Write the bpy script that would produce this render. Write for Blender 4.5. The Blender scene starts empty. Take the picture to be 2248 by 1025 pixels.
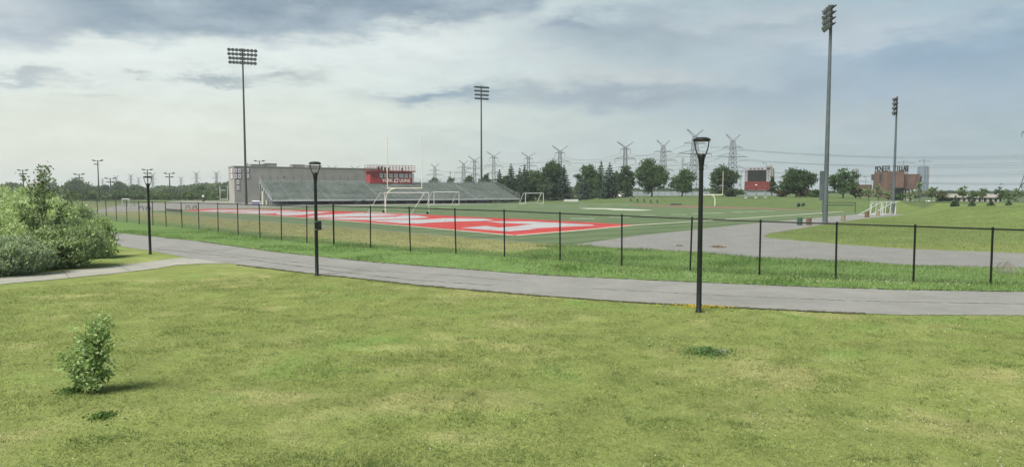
import bpy, bmesh, math, random
import numpy as np
from mathutils import Vector, Matrix
from mathutils.geometry import tessellate_polygon

sc = bpy.context.scene
COL = sc.collection
R = math.radians
random.seed(7)
rng = np.random.default_rng(7)

# ------------------------------------------------------------------ camera
W, HT, F = 2248.0, 1025.0, 1465.0
EYE, HOR = 3.15, 420.0
PITCH = math.atan((HT / 2 - HOR) / F)
cam_d = bpy.data.cameras.new('camera')
cam = bpy.data.objects.new('camera', cam_d)
COL.objects.link(cam)
cam.location = (0, 0, EYE)
cam.rotation_euler = (math.pi / 2 - PITCH, 0, 0)
cam_d.sensor_width = 36
cam_d.lens = 36 * F / W
cam_d.clip_start = 0.1
cam_d.clip_end = 12000
sc.camera = cam
sc.view_settings.view_transform = 'Standard'
sc.view_settings.look = 'None'
sc.view_settings.exposure = 1.4
sc.view_settings.gamma = 1.0
sc.cycles.max_bounces = 6
sc.cycles.volume_bounces = 0
sc.cycles.transparent_max_bounces = 8
EXPO = 2.0 ** 1.4   # 2 ** exposure

CP, SP = math.cos(PITCH), math.sin(PITCH)


def ray(px, py):
    a, b = (px - W / 2) / F, (HT / 2 - py) / F
    return Vector((a, CP + b * SP, b * CP - SP))


def P(px, py, z=0.0):
    d = ray(px, py)
    t = (z - EYE) / d.z
    return Vector((d.x * t, d.y * t, z))


def at(px, py, Y):
    d = ray(px, py)
    t = Y / d.y
    return Vector((d.x * t, Y, EYE + d.z * t))


def proj(X, Y, Z):
    z = Z - EYE
    dep = Y * CP - z * SP
    up = Y * SP + z * CP
    return W / 2 + F * X / dep, HT / 2 - F * up / dep


# ------------------------------------------------------------------ sun and sky
SUN_AZ, SUN_EL = R(-138), R(54)
sd = bpy.data.lights.new('sun', 'SUN')
sd.energy = 3.0
sd.angle = R(28)
sd.color = (1.0, 0.95, 0.86)
sun = bpy.data.objects.new('sun', sd)
COL.objects.link(sun)
sdir = Vector((math.sin(SUN_AZ) * math.cos(SUN_EL), math.cos(SUN_AZ) * math.cos(SUN_EL), math.sin(SUN_EL)))
sun.rotation_euler = sdir.to_track_quat('Z', 'Y').to_euler()
sun.location = (0, 0, 60)


def lin(c):
    return tuple(((v / 255) / 12.92 if v / 255 <= 0.04045 else ((v / 255 + 0.055) / 1.055) ** 2.4) for v in c)


world = bpy.data.worlds.new('World')
sc.world = world
world.use_nodes = True
wt = world.node_tree
wt.nodes.clear()


class NT:
    def __init__(self, tree):
        self.t = tree

    def n(self, typ, **kw):
        nd = self.t.nodes.new(typ)
        for k, v in kw.items():
            setattr(nd, k, v)
        return nd

    def put(self, sock, v):
        if hasattr(v, 'is_output') or isinstance(v, bpy.types.NodeSocket):
            self.t.links.new(v, sock)
        else:
            sock.default_value = v

    def m(self, op, a, b=None, c=None, clamp=False):
        nd = self.n('ShaderNodeMath', operation=op)
        nd.use_clamp = clamp
        self.put(nd.inputs[0], a)
        if b is not None:
            self.put(nd.inputs[1], b)
        if c is not None:
            self.put(nd.inputs[2], c)
        return nd.outputs[0]

    def mix(self, f, a, b, blend='MIX'):
        nd = self.n('ShaderNodeMix', data_type='RGBA', blend_type=blend)
        self.put(nd.inputs[0], f)
        for s, v in ((nd.inputs[6], a), (nd.inputs[7], b)):
            if isinstance(v, (tuple, list)):
                s.default_value = (*v[:3], 1)
            else:
                self.t.links.new(v, s)
        return nd.outputs[2]

    def sstep(self, x, lo, hi):
        nd = self.n('ShaderNodeMapRange', interpolation_type='SMOOTHSTEP')
        self.put(nd.inputs[0], x)
        nd.inputs[1].default_value, nd.inputs[2].default_value = lo, hi
        return nd.outputs[0]

    def noise(self, vec, scale, detail=4, rough=0.55, lac=2.0):
        nd = self.n('ShaderNodeTexNoise')
        if vec is not None:
            self.t.links.new(vec, nd.inputs['Vector'])
        nd.inputs['Scale'].default_value = scale
        nd.inputs['Detail'].default_value = detail
        nd.inputs['Roughness'].default_value = rough
        nd.inputs['Lacunarity'].default_value = lac
        return nd.outputs[0]

    def comb(self, x, y, z):
        nd = self.n('ShaderNodeCombineXYZ')
        for i, v in enumerate((x, y, z)):
            self.put(nd.inputs[i], v)
        return nd.outputs[0]


w = NT(wt)
tc = w.n('ShaderNodeTexCoord')
sep = w.n('ShaderNodeSeparateXYZ')
wt.links.new(tc.outputs['Generated'], sep.inputs[0])
U = w.m('ARCTAN2', sep.outputs[0], sep.outputs[1])
V = w.m('ARCSINE', sep.outputs[2])
nish = w.n('ShaderNodeTexSky', sky_type='NISHITA')
nish.sun_disc = False
nish.sun_elevation = SUN_EL
nish.sun_rotation = SUN_AZ
nish.air_density = 1.2
nish.dust_density = 2.0
sky_blue = w.n('ShaderNodeVectorMath', operation='SCALE')
wt.links.new(nish.outputs[0], sky_blue.inputs[0])
sky_blue.inputs['Scale'].default_value = 0.05


def azel(px, py):
    d = ray(px, py).normalized()
    return math.atan2(d.x, d.y), math.asin(d.z)


vec1 = w.comb(w.m('MULTIPLY', U, 6.0), w.m('MULTIPLY', V, 18.0), 0.37)
vec2 = w.comb(w.m('MULTIPLY', U, 17.0), w.m('MULTIPLY', V, 52.0), 1.7)
N1 = w.m('SUBTRACT', w.noise(vec1, 1.0, 6, 0.58), 0.5)
N2 = w.m('SUBTRACT', w.noise(vec2, 1.0, 5, 0.6), 0.5)
vec3 = w.comb(w.m('MULTIPLY', U, 5.0), w.m('MULTIPLY', V, 14.0), 5.3)
N3 = w.m('SUBTRACT', w.noise(vec3, 1.0, 7, 0.62), 0.5)
Uw = w.m('ADD', U, w.m('MULTIPLY', N3, 0.22))
Vw = w.m('ADD', V, w.m('ADD', w.m('MULTIPLY', N1, 0.075), w.m('MULTIPLY', N2, 0.055)))


def sk(c):
    return tuple(v / EXPO for v in lin(c))


low = w.mix(w.sstep(U, -0.45, 0.6), sk((233, 236, 219)), sk((166, 188, 192)))
high = w.mix(w.sstep(U, -0.3, 0.55), sk((224, 236, 231)), sk((168, 191, 202)))
base = w.mix(w.sstep(V, 0.02, 0.2), low, high)
base = w.mix(0.08, base, sky_blue.outputs[0])
# soft banks and openings in the cloud, placed by direction: (x, y, half width, half height, colour, weight)
BLOBS = [
    (330, 165, 520, 75, (231, 240, 237), 0.85), (780, 300, 560, 90, (226, 234, 223), 0.75),
    (200, 330, 420, 90, (231, 234, 220), 0.8), (820, 120, 420, 42, (219, 231, 230), 0.75),
    (1270, 320, 420, 60, (188, 203, 204), 0.7),
    (2010, 135, 300, 75, (138, 168, 194), 0.8), (1700, 215, 240, 50, (158, 180, 200), 0.7),
    (1560, 180, 320, 55, (178, 193, 202), 0.6), (2180, 190, 200, 70, (150, 175, 195), 0.7),
    (1750, 95, 170, 22, (196, 208, 217), 0.8), (1930, 55, 210, 34, (190, 203, 212), 0.8),
    (2050, 215, 240, 40, (177, 191, 202), 0.65), (1800, 285, 320, 34, (184, 195, 200), 0.6),
    (2100, 340, 280, 45, (163, 180, 190), 0.6),
    (1400, 68, 270, 50, (154, 171, 184), 0.85), (1260, 50, 60, 12, (140, 158, 174), 0.7), (1640, 40, 150, 25, (196, 207, 213), 0.7), (1330, 212, 290, 30, (158, 175, 188), 0.85),
    (970, 207, 120, 17, (146, 168, 184), 0.95), (1330, 165, 220, 22, (204, 212, 213), 0.7),
    (455, 172, 100, 10, (165, 180, 184), 0.95), (630, 168, 80, 15, (172, 184, 185), 0.9),
    (35, 160, 80, 13, (162, 178, 186), 0.9), (262, 165, 30, 8, (180, 192, 193), 0.8), (150, 215, 60, 6, (206, 212, 208), 0.6),
    (130, 172, 70, 7, (198, 206, 206), 0.5), (1170, 118, 80, 10, (205, 213, 216), 0.7),
]
for bx_, by_, sx_, sy_, colr, wgt in BLOBS:
    u0, v0 = azel(bx_, by_)
    k = math.cos(u0)
    du = w.m('DIVIDE', w.m('SUBTRACT', Uw, u0), sx_ / F * k * k)
    dv = w.m('DIVIDE', w.m('SUBTRACT', Vw, v0), sy_ / F * k)
    r2 = w.m('ADD', w.m('MULTIPLY', du, du), w.m('MULTIPLY', dv, dv))
    g = w.m('MULTIPLY', w.m('POWER', 2.718, w.m('MULTIPLY', r2, -1.0)), wgt)
    base = w.mix(g, base, sk(colr))
# the dark bank overhead at the left, its ragged lower edge lit
edge = w.m('ADD', w.m('MULTIPLY', w.m('SINE', w.m('MULTIPLY', U, 9.0)), 0.006), w.m('ADD', 0.165, w.m('MULTIPLY', w.m('ADD', U, 0.65), 0.118)))
edge = w.m('ADD', edge, w.m('MULTIPLY', w.sstep(U, 0.0, 0.2), 0.10))
dist = w.m('SUBTRACT', Vw, edge)
bank = w.sstep(dist, -0.008, 0.026)
glow = w.m('MULTIPLY', w.sstep(dist, -0.055, -0.004), w.m('SUBTRACT', 1.0, w.sstep(U, -0.15, 0.15)))
base = w.mix(w.m('MULTIPLY', glow, 0.45), base, sk((236, 243, 240)))
dark = w.mix(w.sstep(w.m('ADD', w.m('MULTIPLY', N3, 1.3), w.m('MULTIPLY', N1, 0.7)), -0.22, 0.3), sk((126, 149, 168)), sk((172, 188, 199)))
base = w.mix(w.m('MULTIPLY', bank, 0.94), base, dark)
u0, v0 = azel(20, 15)
du = w.m('DIVIDE', w.m('SUBTRACT', Uw, u0), 0.055)
dv = w.m('DIVIDE', w.m('SUBTRACT', Vw, v0), 0.03)
g = w.m('POWER', 2.718, w.m('MULTIPLY', w.m('ADD', w.m('MULTIPLY', du, du), w.m('MULTIPLY', dv, dv)), -1.0))
base = w.mix(w.m('MULTIPLY', g, 0.75), base, sk((205, 215, 220)))
# fine streaks everywhere
streak = w.m('ADD', 1.0, w.m('ADD', w.m('MULTIPLY', N2, 0.26), w.m('MULTIPLY', N3, 0.24)))
sm = w.n('ShaderNodeVectorMath', operation='SCALE')
wt.links.new(base, sm.inputs[0])
wt.links.new(streak, sm.inputs['Scale'])
bg = w.n('ShaderNodeBackground')
wt.links.new(sm.outputs[0], bg.inputs[0])
bg.inputs[1].default_value = 1.0
wo = w.n('ShaderNodeOutputWorld')
wt.links.new(bg.outputs[0], wo.inputs[0])


# ------------------------------------------------------------------ helpers
def mat(name, col, rough=0.7, metal=0.0, var=0.18, scale=6.0, bump=0.0, col2=None, spec=0.3):
    m = bpy.data.materials.new(name)
    m.use_nodes = True
    t = NT(m.node_tree)
    b = m.node_tree.nodes['Principled BSDF']
    tcn = t.n('ShaderNodeTexCoord')
    nz = t.noise(tcn.outputs['Object'], scale, 6, 0.6)
    nz2 = t.noise(tcn.outputs['Object'], scale * 0.17, 3, 0.5)
    f = t.sstep(t.m('ADD', t.m('MULTIPLY', nz, 0.6), t.m('MULTIPLY', nz2, 0.4)), 0.3, 0.7)
    c2 = col2 or tuple(min(1, v * (1 + var)) for v in col)
    c1 = col if col2 else tuple(v * (1 - var) for v in col)
    t.put(b.inputs['Base Color'], t.mix(f, c1, c2))
    b.inputs['Roughness'].default_value = rough
    b.inputs['Metallic'].default_value = metal
    b.inputs['Specular IOR Level'].default_value = spec
    if bump:
        bn = t.n('ShaderNodeBump')
        bn.inputs['Strength'].default_value = bump
        bn.inputs['Distance'].default_value = 0.02
        t.put(bn.inputs['Height'], nz)
        t.put(b.inputs['Normal'], bn.outputs[0])
    return m


def leaf_mat(name, trans=0.35, rough=0.6):
    m = bpy.data.materials.new(name)
    m.use_nodes = True
    t = NT(m.node_tree)
    b = m.node_tree.nodes['Principled BSDF']
    at_ = t.n('ShaderNodeAttribute', attribute_name='Col')
    t.put(b.inputs['Base Color'], at_.outputs['Color'])
    b.inputs['Roughness'].default_value = rough
    b.inputs['Specular IOR Level'].default_value = 0.25
    tr = t.n('ShaderNodeBsdfTranslucent')
    t.put(tr.inputs[0], t.mix(0.5, at_.outputs['Color'], (0.2, 0.3, 0.03)))
    mx = t.n('ShaderNodeMixShader')
    mx.inputs[0].default_value = trans
    m.node_tree.links.new(b.outputs[0], mx.inputs[1])
    m.node_tree.links.new(tr.outputs[0], mx.inputs[2])
    out = m.node_tree.nodes['Material Output']
    m.node_tree.links.new(mx.outputs[0], out.inputs[0])
    return m


def link(o, parent=None):
    COL.objects.link(o)
    if parent is not None:
        o.parent = parent
    return o


def tag(o, label=None, cat=None, group=None, kind=None):
    if label:
        o['label'] = label
    if cat:
        o['category'] = cat
    if group:
        o['group'] = group
    if kind:
        o['kind'] = kind
    return o


def empty(name, loc, label=None, cat=None, group=None, rz=0.0, scale=1.0):
    o = bpy.data.objects.new(name, None)
    o.location = loc
    o.rotation_euler = (0, 0, rz)
    o.scale = (scale, scale, scale)
    o.empty_display_size = 0.2
    link(o)
    return tag(o, label, cat, group)


def copy_tree(o, parent=None):
    c = o.copy()
    COL.objects.link(c)
    if parent is not None:
        c.parent = parent
    for ch in list(o.children):
        copy_tree(ch, c)
    return c


class MB:
    def __init__(self):
        self.v, self.f = [], []

    def add(self, vs, fs):
        b = len(self.v)
        self.v += [tuple(p) for p in vs]
        self.f += [tuple(i + b for i in q) for q in fs]
        return self

    def box(self, c, s, rz=0.0, M=None):
        x, y, z = s[0] / 2, s[1] / 2, s[2] / 2
        vs = [Vector((i * x, j * y, k * z)) for k in (-1, 1) for j in (-1, 1) for i in (-1, 1)]
        rot = M if M is not None else Matrix.Rotation(rz, 3, 'Z')
        c = Vector(c)
        return self.add([rot @ p + c for p in vs],
                        [(0, 2, 3, 1), (4, 5, 7, 6), (0, 1, 5, 4), (2, 6, 7, 3), (0, 4, 6, 2), (1, 3, 7, 5)])

    def tube(self, pts, rad, n=6, cap=True):
        pts = [Vector(p) for p in pts]
        if not isinstance(rad, (list, tuple)):
            rad = [rad] * len(pts)
        rings = []
        up = None
        for i, p in enumerate(pts):
            a, b = pts[max(0, i - 1)], pts[min(len(pts) - 1, i + 1)]
            d = (b - a).normalized()
            if up is None:
                up = Vector((0, 0, 1)) if abs(d.z) < 0.9 else Vector((1, 0, 0))
            s = d.cross(up)
            if s.length < 1e-5:
                s = d.orthogonal()
            s.normalize()
            up = s.cross(d).normalized()
            rings.append([p + (s * math.cos(2 * math.pi * k / n) + up * math.sin(2 * math.pi * k / n)) * rad[i] for k in range(n)])
        vs = [q for r_ in rings for q in r_]
        fs = []
        for i in range(len(pts) - 1):
            for k in range(n):
                k2 = (k + 1) % n
                fs.append((i * n + k, i * n + k2, (i + 1) * n + k2, (i + 1) * n + k))
        if cap:
            fs.append(tuple(reversed(range(n))))
            L_ = (len(pts) - 1) * n
            fs.append(tuple(L_ + k for k in range(n)))
        return self.add(vs, fs)

    def lathe(self, prof, n=16, c=(0, 0, 0)):
        c = Vector(c)
        vs, fs = [], []
        for r_, z in prof:
            for k in range(n):
                a = 2 * math.pi * k / n
                vs.append(c + Vector((r_ * math.cos(a), r_ * math.sin(a), z)))
        for i in range(len(prof) - 1):
            for k in range(n):
                k2 = (k + 1) % n
                fs.append((i * n + k, i * n + k2, (i + 1) * n + k2, (i + 1) * n + k))
        fs.append(tuple(reversed(range(n))))
        fs.append(tuple((len(prof) - 1) * n + k for k in range(n)))
        return self.add(vs, fs)

    def prism(self, poly, z0, z1):
        """poly: list of (x, y), extruded in z"""
        n = len(poly)
        vs = [(x, y, z0) for x, y in poly] + [(x, y, z1) for x, y in poly]
        fs = [(i, (i + 1) % n, n + (i + 1) % n, n + i) for i in range(n)]
        tri = tessellate_polygon([[Vector((x, y, 0)) for x, y in poly]])
        fs += [tuple(n + i for i in t_) for t_ in tri] + [tuple(reversed(t_)) for t_ in tri]
        return self.add(vs, fs)

    def xform(self, M):
        self.v = [tuple(M @ Vector(p)) for p in self.v]
        return self

    def build(self, name, m, parent=None, loc=(0, 0, 0), rot=(0, 0, 0), smooth=True):
        me = bpy.data.meshes.new(name)
        me.from_pydata(self.v, [], self.f)
        me.update()
        if smooth:
            bm = bmesh.new()
            bm.from_mesh(me)
            bmesh.ops.recalc_face_normals(bm, faces=bm.faces)
            bm.to_mesh(me)
            bm.free()
            for p_ in me.polygons:
                p_.use_smooth = True
            me.set_sharp_from_angle(angle=R(35))
        me.materials.append(m)
        o = bpy.data.objects.new(name, me)
        o.location = loc
        o.rotation_euler = rot
        return link(o, parent)


def np_mesh(name, verts, faces, cols, m, parent=None, loc=(0, 0, 0)):
    """verts (N,3), faces (M,k) equal sided, cols (N,3)"""
    me = bpy.data.meshes.new(name)
    nv, (nf, k) = len(verts), faces.shape
    me.vertices.add(nv)
    me.vertices.foreach_set('co', np.ascontiguousarray(verts, dtype=np.float32).ravel())
    me.loops.add(nf * k)
    me.loops.foreach_set('vertex_index', np.ascontiguousarray(faces, dtype=np.int32).ravel())
    me.polygons.add(nf)
    me.polygons.foreach_set('loop_start', np.arange(0, nf * k, k, dtype=np.int32))
    me.polygons.foreach_set('loop_total', np.full(nf, k, dtype=np.int32))
    me.update(calc_edges=True)
    if cols is not None:
        ca = me.color_attributes.new('Col', 'FLOAT_COLOR', 'POINT')
        c4 = np.ones((nv, 4), dtype=np.float32)
        c4[:, :3] = cols
        ca.data.foreach_set('color', c4.ravel())
    me.materials.append(m)
    o = bpy.data.objects.new(name, me)
    o.location = loc
    return link(o, parent)


def text_mesh(body, size, depth, m, name, parent=None, M=None, bold=0.0, spacing=1.0):
    cu = bpy.data.curves.new('lettering', 'FONT')
    cu.body = body
    cu.size = size
    cu.extrude = depth
    cu.offset = bold
    cu.space_character = spacing
    cu.align_x = 'CENTER'
    cu.align_y = 'CENTER'
    cu.resolution_u = 3
    o = bpy.data.objects.new('lettering', cu)
    COL.objects.link(o)
    dg = bpy.context.evaluated_depsgraph_get()
    me = bpy.data.meshes.new_from_object(o.evaluated_get(dg))
    bpy.data.objects.remove(o)
    bpy.data.curves.remove(cu)
    if M is not None:
        me.transform(M)
    me.materials.clear()
    me.materials.append(m)
    q = bpy.data.objects.new(name, me)
    return link(q, parent)


def _hash(ix, iy, s):
    n = (ix.astype(np.int64) * 374761393 + iy.astype(np.int64) * 668265263 + s * 1274126177) & 0x7fffffff
    n = ((n ^ (n >> 13)) * 1274126177) & 0x7fffffff
    return ((n ^ (n >> 16)) & 0xffff) / 65535.0


def vnoise(x, y, s=0):
    ix, iy = np.floor(x), np.floor(y)
    fx, fy = x - ix, y - iy
    fx, fy = fx * fx * (3 - 2 * fx), fy * fy * (3 - 2 * fy)
    a, b = _hash(ix, iy, s), _hash(ix + 1, iy, s)
    c, d = _hash(ix, iy + 1, s), _hash(ix + 1, iy + 1, s)
    return (a * (1 - fx) + b * fx) * (1 - fy) + (c * (1 - fx) + d * fx) * fy


def fbm(x, y, s=0, o=4):
    t, a, n = 0, 0.5, 0
    for i in range(o):
        t = t + a * vnoise(x * 2 ** i, y * 2 ** i, s + i * 17)
        n += a
        a *= 0.5
    return t / n


def ss(x, a, b):
    t = np.clip((x - a) / (b - a), 0, 1)
    return t * t * (3 - 2 * t)


# ------------------------------------------------------------------ traced lines of the ground (photo pixels -> ground plane)
PATH_UP = [(-900, 440), (-300, 470), (100, 496), (245, 510), (420, 528), (600, 553), (800, 574), (1000, 590), (1200, 605), (1400, 614), (1600, 623), (1800, 631), (2000, 637), (2248, 641), (2700, 644)]
PATH_LO = [(-900, 448), (-300, 487), (100, 520), (250, 538), (340, 552), (420, 567), (500, 578), (600, 590), (700, 602), (800, 612), (900, 624), (1000, 633), (1200, 650), (1400, 664), (1600, 674), (1800, 684), (1950, 690), (2248, 692), (2700, 694)]
WALK_UP = [(-700, 672), (0, 610), (100, 598), (200, 589), (300, 578), (360, 570), (400, 565), (420, 567)]
WALK_LO = [(-700, 695), (0, 624), (130, 612), (250, 600), (345, 589), (390, 581), (440, 579), (500, 578)]
ROAD_LO = [(1255, 538), (1300, 541), (1380, 547), (1500, 551), (1560, 557), (1650, 566), (1750, 570), (1900, 576), (2000, 583), (2248, 588), (2700, 592)]
TURF_LO = [(-200, 440), (330, 466), (480, 479), (800, 503), (1000, 520), (1165, 533), (1250, 538)]
FENCE = [(150, 440, 474), (182, 440.5, 476.5), (215, 441, 480), (234, 441.3, 483), (256, 441.7, 486), (279, 442.2, 488.5), (306, 443, 492), (336, 443.6, 495), (365, 444.3, 497.5), (400, 445, 500.5), (437, 446, 504.5), (479, 447, 509.5), (523, 448.3, 516), (571, 450, 522), (618, 452, 528), (674, 453.5, 533.5), (733, 452.3, 538), (813.5, 454.5, 545), (901, 456.5, 552), (1001, 460, 557), (1107.6, 463, 564), (1229.6, 468.5, 572), (1365, 474, 584), (1515, 480, 595), (1667, 486, 603.5), (1834.5, 491.5, 613), (2005, 497, 620), (2174.5, 503, 625.5), (2350, 508, 629)]


def yl(line, px):
    return np.interp(px, [p[0] for p in line], [p[1] for p in line])


TOE = ([1120, 1250, 1400, 1600, 1700, 1800, 1880, 1960, 2100, 2248, 2500], [185, 177, 160, 134, 122, 108, 99, 96, 118, 126, 130])
CRD = ([1120, 1250, 1400, 1600, 1700, 1800, 1880, 1960, 2100, 2248, 2500], [200, 196, 184, 162, 150, 132, 120, 112, 132, 140, 145])
CRZ = ([1120, 1200, 1300, 1400, 1600, 1700, 1800, 1880, 1960, 2100, 2248, 2500], [0, 0.6, 1.2, 1.55, 1.7, 1.75, 1.75, 1.5, 1.15, 0.8, 0.5, 0.4])


def hgt(X, Y):
    X, Y = np.asarray(X, float), np.asarray(Y, float)
    Ys = np.where(Y > 5, Y, 5)
    px = W / 2 + F * X / Ys
    z = ss(Y, np.interp(px, *TOE), np.interp(px, *CRD)) * np.interp(px, *CRZ) * (Y > 5)
    z = z * ss(px, 1120, 1200)
    z = z - ss(Y, 140, 215) * 2.3 * ss(px, 1925, 2000) * (Y > 5)
    mx_ = [2000, 2089, 2143, 2248, 2500]
    cd_ = np.interp(px, mx_, [88, 82, 80, 76, 70])
    mz_ = np.interp(px, mx_, [.5, 1.0, 1.22, 1.46, 1.65]) * ss(px, 1995, 2110) * (Y > 5)
    z = z + mz_ * ss(Y, np.interp(px, mx_, [74, 54, 48, 42, 40]), cd_) * (1 - .8 * ss(Y, cd_ + 4, cd_ + 42))
    d2 = ((X - at(2035, 440, 108).x) / 6.0) ** 2 + ((Y - 108) / 6.0) ** 2
    z = z + 1.0 * np.exp(-d2) * (Y > 5)
    # low swells of the near lawn
    ppx, ppy = proj(X, Ys, 0.0)
    lo = np.where(ppx < 500, yl(WALK_LO, ppx), yl(PATH_LO, ppx))
    k = ss(ppy, lo + 8, lo + 70) * ss(Y, 4, 6)
    z = z + k * (fbm(X * 0.35, Y * 0.35, 5, 3) - 0.5) * 0.22
    return z


TALL_TOP = [(q[0], q[2] - 10) for q in FENCE if q[0] < 1110] + [(1165, 549), (1215, 543), (1255, 539)] + ROAD_LO[1:]


def hz(X, Y):
    return float(hgt(np.array([X]), np.array([Y]))[0])


def on(px, D):
    """ground point at photo column px and depth D"""
    p = at(px, HOR, D)
    return Vector((p.x, D, hz(p.x, D)))


LAWN = np.array((0.160, 0.194, 0.059))
LGREEN = np.array((0.095, 0.178, 0.040))
STRAW = np.array((0.250, 0.245, 0.105))
TALL = np.array((0.112, 0.188, 0.058))
DRY = np.array((0.185, 0.190, 0.085))
FARG = np.array((0.078, 0.105, 0.044))


def mixc(a, b, f):
    f = np.asarray(f)[..., None]
    return a * (1 - f) + b * f


def ground_colour(X, Y):
    Ys = np.where(Y > 5, Y, 5)
    px, py = proj(X, Ys, 0.0)
    n1, n2, n3 = fbm(X * .22, Y * .22, 1), fbm(X * 1.1, Y * 1.1, 2), fbm(X * .6 + 9, Y * .9, 3)
    c = mixc(np.broadcast_to(LAWN, X.shape + (3,)), LGREEN, ss(n1 * .35 + n2 * .65, .5, .74) * .5)
    c = mixc(c, STRAW, ss(n3 * .6 + n2 * .4, .5, .76) * .75)
    jit = (n2 - .5) * 16 + (n3 - .5) * 10
    fb = np.interp(px, [q[0] for q in FENCE], [q[2] for q in FENCE])
    up = yl(PATH_UP, px)
    tt = yl(TALL_TOP, px)
    dry = ss(py + jit * .4, tt + 6, tt - 4) * (px < 1270) * ss(py, yl(TURF_LO, px) - 10, yl(TURF_LO, px) - 4)
    tall = ss(py + jit * .5 * (px < 1300), tt - 6, tt + 7) * (py < up + 3)
    c = mixc(c, mixc(np.broadcast_to(DRY, X.shape + (3,)), STRAW, n2) * .95, dry * .85)
    c = mixc(c, TALL, tall * .92)
    c = c * (1 - .2 * ss(Y, 30, 60))[..., None]  # self-shadowing of the grass painted into the colour of the bladeless far ground
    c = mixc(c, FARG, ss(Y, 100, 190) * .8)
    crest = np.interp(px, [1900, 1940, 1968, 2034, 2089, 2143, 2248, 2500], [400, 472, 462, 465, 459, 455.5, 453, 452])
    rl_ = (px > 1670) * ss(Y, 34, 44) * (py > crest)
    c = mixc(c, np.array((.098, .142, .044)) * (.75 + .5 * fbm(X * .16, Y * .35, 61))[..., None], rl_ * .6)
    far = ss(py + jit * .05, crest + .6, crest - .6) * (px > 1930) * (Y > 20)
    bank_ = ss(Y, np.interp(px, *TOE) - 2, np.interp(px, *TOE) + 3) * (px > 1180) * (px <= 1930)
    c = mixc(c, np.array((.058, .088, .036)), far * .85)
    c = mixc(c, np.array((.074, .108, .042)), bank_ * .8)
    return np.clip(c * (0.86 + 0.28 * n2[..., None]), 0, 1)


# ------------------------------------------------------------------ ground
def ground_mat():
    m = bpy.data.materials.new('grass ground')
    m.use_nodes = True
    t = NT(m.node_tree)
    b = m.node_tree.nodes['Principled BSDF']
    a = t.n('ShaderNodeAttribute', attribute_name='Col')
    g = t.n('ShaderNodeNewGeometry')
    n1 = t.noise(g.outputs['Position'], 9.0, 6, 0.7)
    n2 = t.noise(g.outputs['Position'], 1.7, 5, 0.6)
    f = t.m('ADD', t.m('MULTIPLY', n1, 0.9), t.m('MULTIPLY', n2, 0.7))
    sc_ = t.n('ShaderNodeVectorMath', operation='SCALE')
    t.put(sc_.inputs[0], a.outputs['Color'])
    t.put(sc_.inputs['Scale'], t.m('ADD', f, 0.18))
    t.put(b.inputs['Base Color'], sc_.outputs[0])
    b.inputs['Roughness'].default_value = 0.95
    b.inputs['Specular IOR Level'].default_value = 0.1
    bn = t.n('ShaderNodeBump')
    bn.inputs['Strength'].default_value = 0.8
    bn.inputs['Distance'].default_value = 0.06
    t.put(bn.inputs['Height'], n1)
    t.put(b.inputs['Normal'], bn.outputs[0])
    return m


az = np.concatenate([np.linspace(-math.pi, -0.85, 20, endpoint=False), np.linspace(-0.85, 0.85, 420), np.linspace(0.85, math.pi, 20)[1:]])
dd = np.concatenate([[0.4, 2.0, 4.0], np.geomspace(5.5, 230, 440), np.geomspace(240, 3400, 50)])
AA, DD = np.meshgrid(az, dd)
GX, GY = DD * np.sin(AA), DD * np.cos(AA)
GZ = hgt(GX, GY)
gv = np.stack([GX, GY, GZ], -1).reshape(-1, 3)
na, nd_ = len(az), len(dd)
ii, jj = np.meshgrid(np.arange(nd_ - 1), np.arange(na - 1), indexing='ij')
gf = np.stack([ii * na + jj, ii * na + jj + 1, (ii + 1) * na + jj + 1, (ii + 1) * na + jj], -1).reshape(-1, 4)
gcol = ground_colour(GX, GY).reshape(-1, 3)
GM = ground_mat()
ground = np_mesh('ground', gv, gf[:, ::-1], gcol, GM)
ground.data.shade_smooth()
tag(ground, kind='structure')


def sheet(name, pts, m, z):
    vs = [Vector((p.x, p.y, z)) for p in pts]
    tri = tessellate_polygon([[Vector((p.x, p.y, 0)) for p in vs]])
    fs = []
    for a, b, c in tri:
        if (vs[b] - vs[a]).cross(vs[c] - vs[a]).z < 0:
            a, c = c, a
        fs.append((a, b, c))
    me = bpy.data.meshes.new(name)
    me.from_pydata(vs, [], fs)
    me.materials.append(m)
    o = bpy.data.objects.new(name, me)
    return link(o)


def strip(name, up, lo, m, z, x0, x1, n=260, jit=0.05, xs=None):
    xs = np.linspace(x0, x1, n) if xs is None else xs
    vs = []
    for i, x in enumerate(xs):
        a, b = P(x, float(yl(up, x)), z), P(x, float(yl(lo, x)), z)
        a.y += random.uniform(-jit, jit) * 1.5
        b.y += random.uniform(-jit, jit)
        vs += [a, b]
    fs = [(2 * i + 1, 2 * i + 3, 2 * i + 2, 2 * i) for i in range(len(xs) - 1)]
    me = bpy.data.meshes.new(name)
    me.from_pydata(vs, [], fs)
    me.materials.append(m)
    return link(bpy.data.objects.new(name, me))


def dense(pts, step=12, jit=0.0):
    out = []
    for (a, b) in zip(pts, pts[1:]):
        n = max(1, int(math.hypot(b[0] - a[0], b[1] - a[1]) / step))
        for i in range(n):
            out.append((a[0] + (b[0] - a[0]) * i / n, a[1] + (b[1] - a[1]) * i / n + random.uniform(-jit, jit)))
    out.append(pts[-1])
    return out


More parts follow.
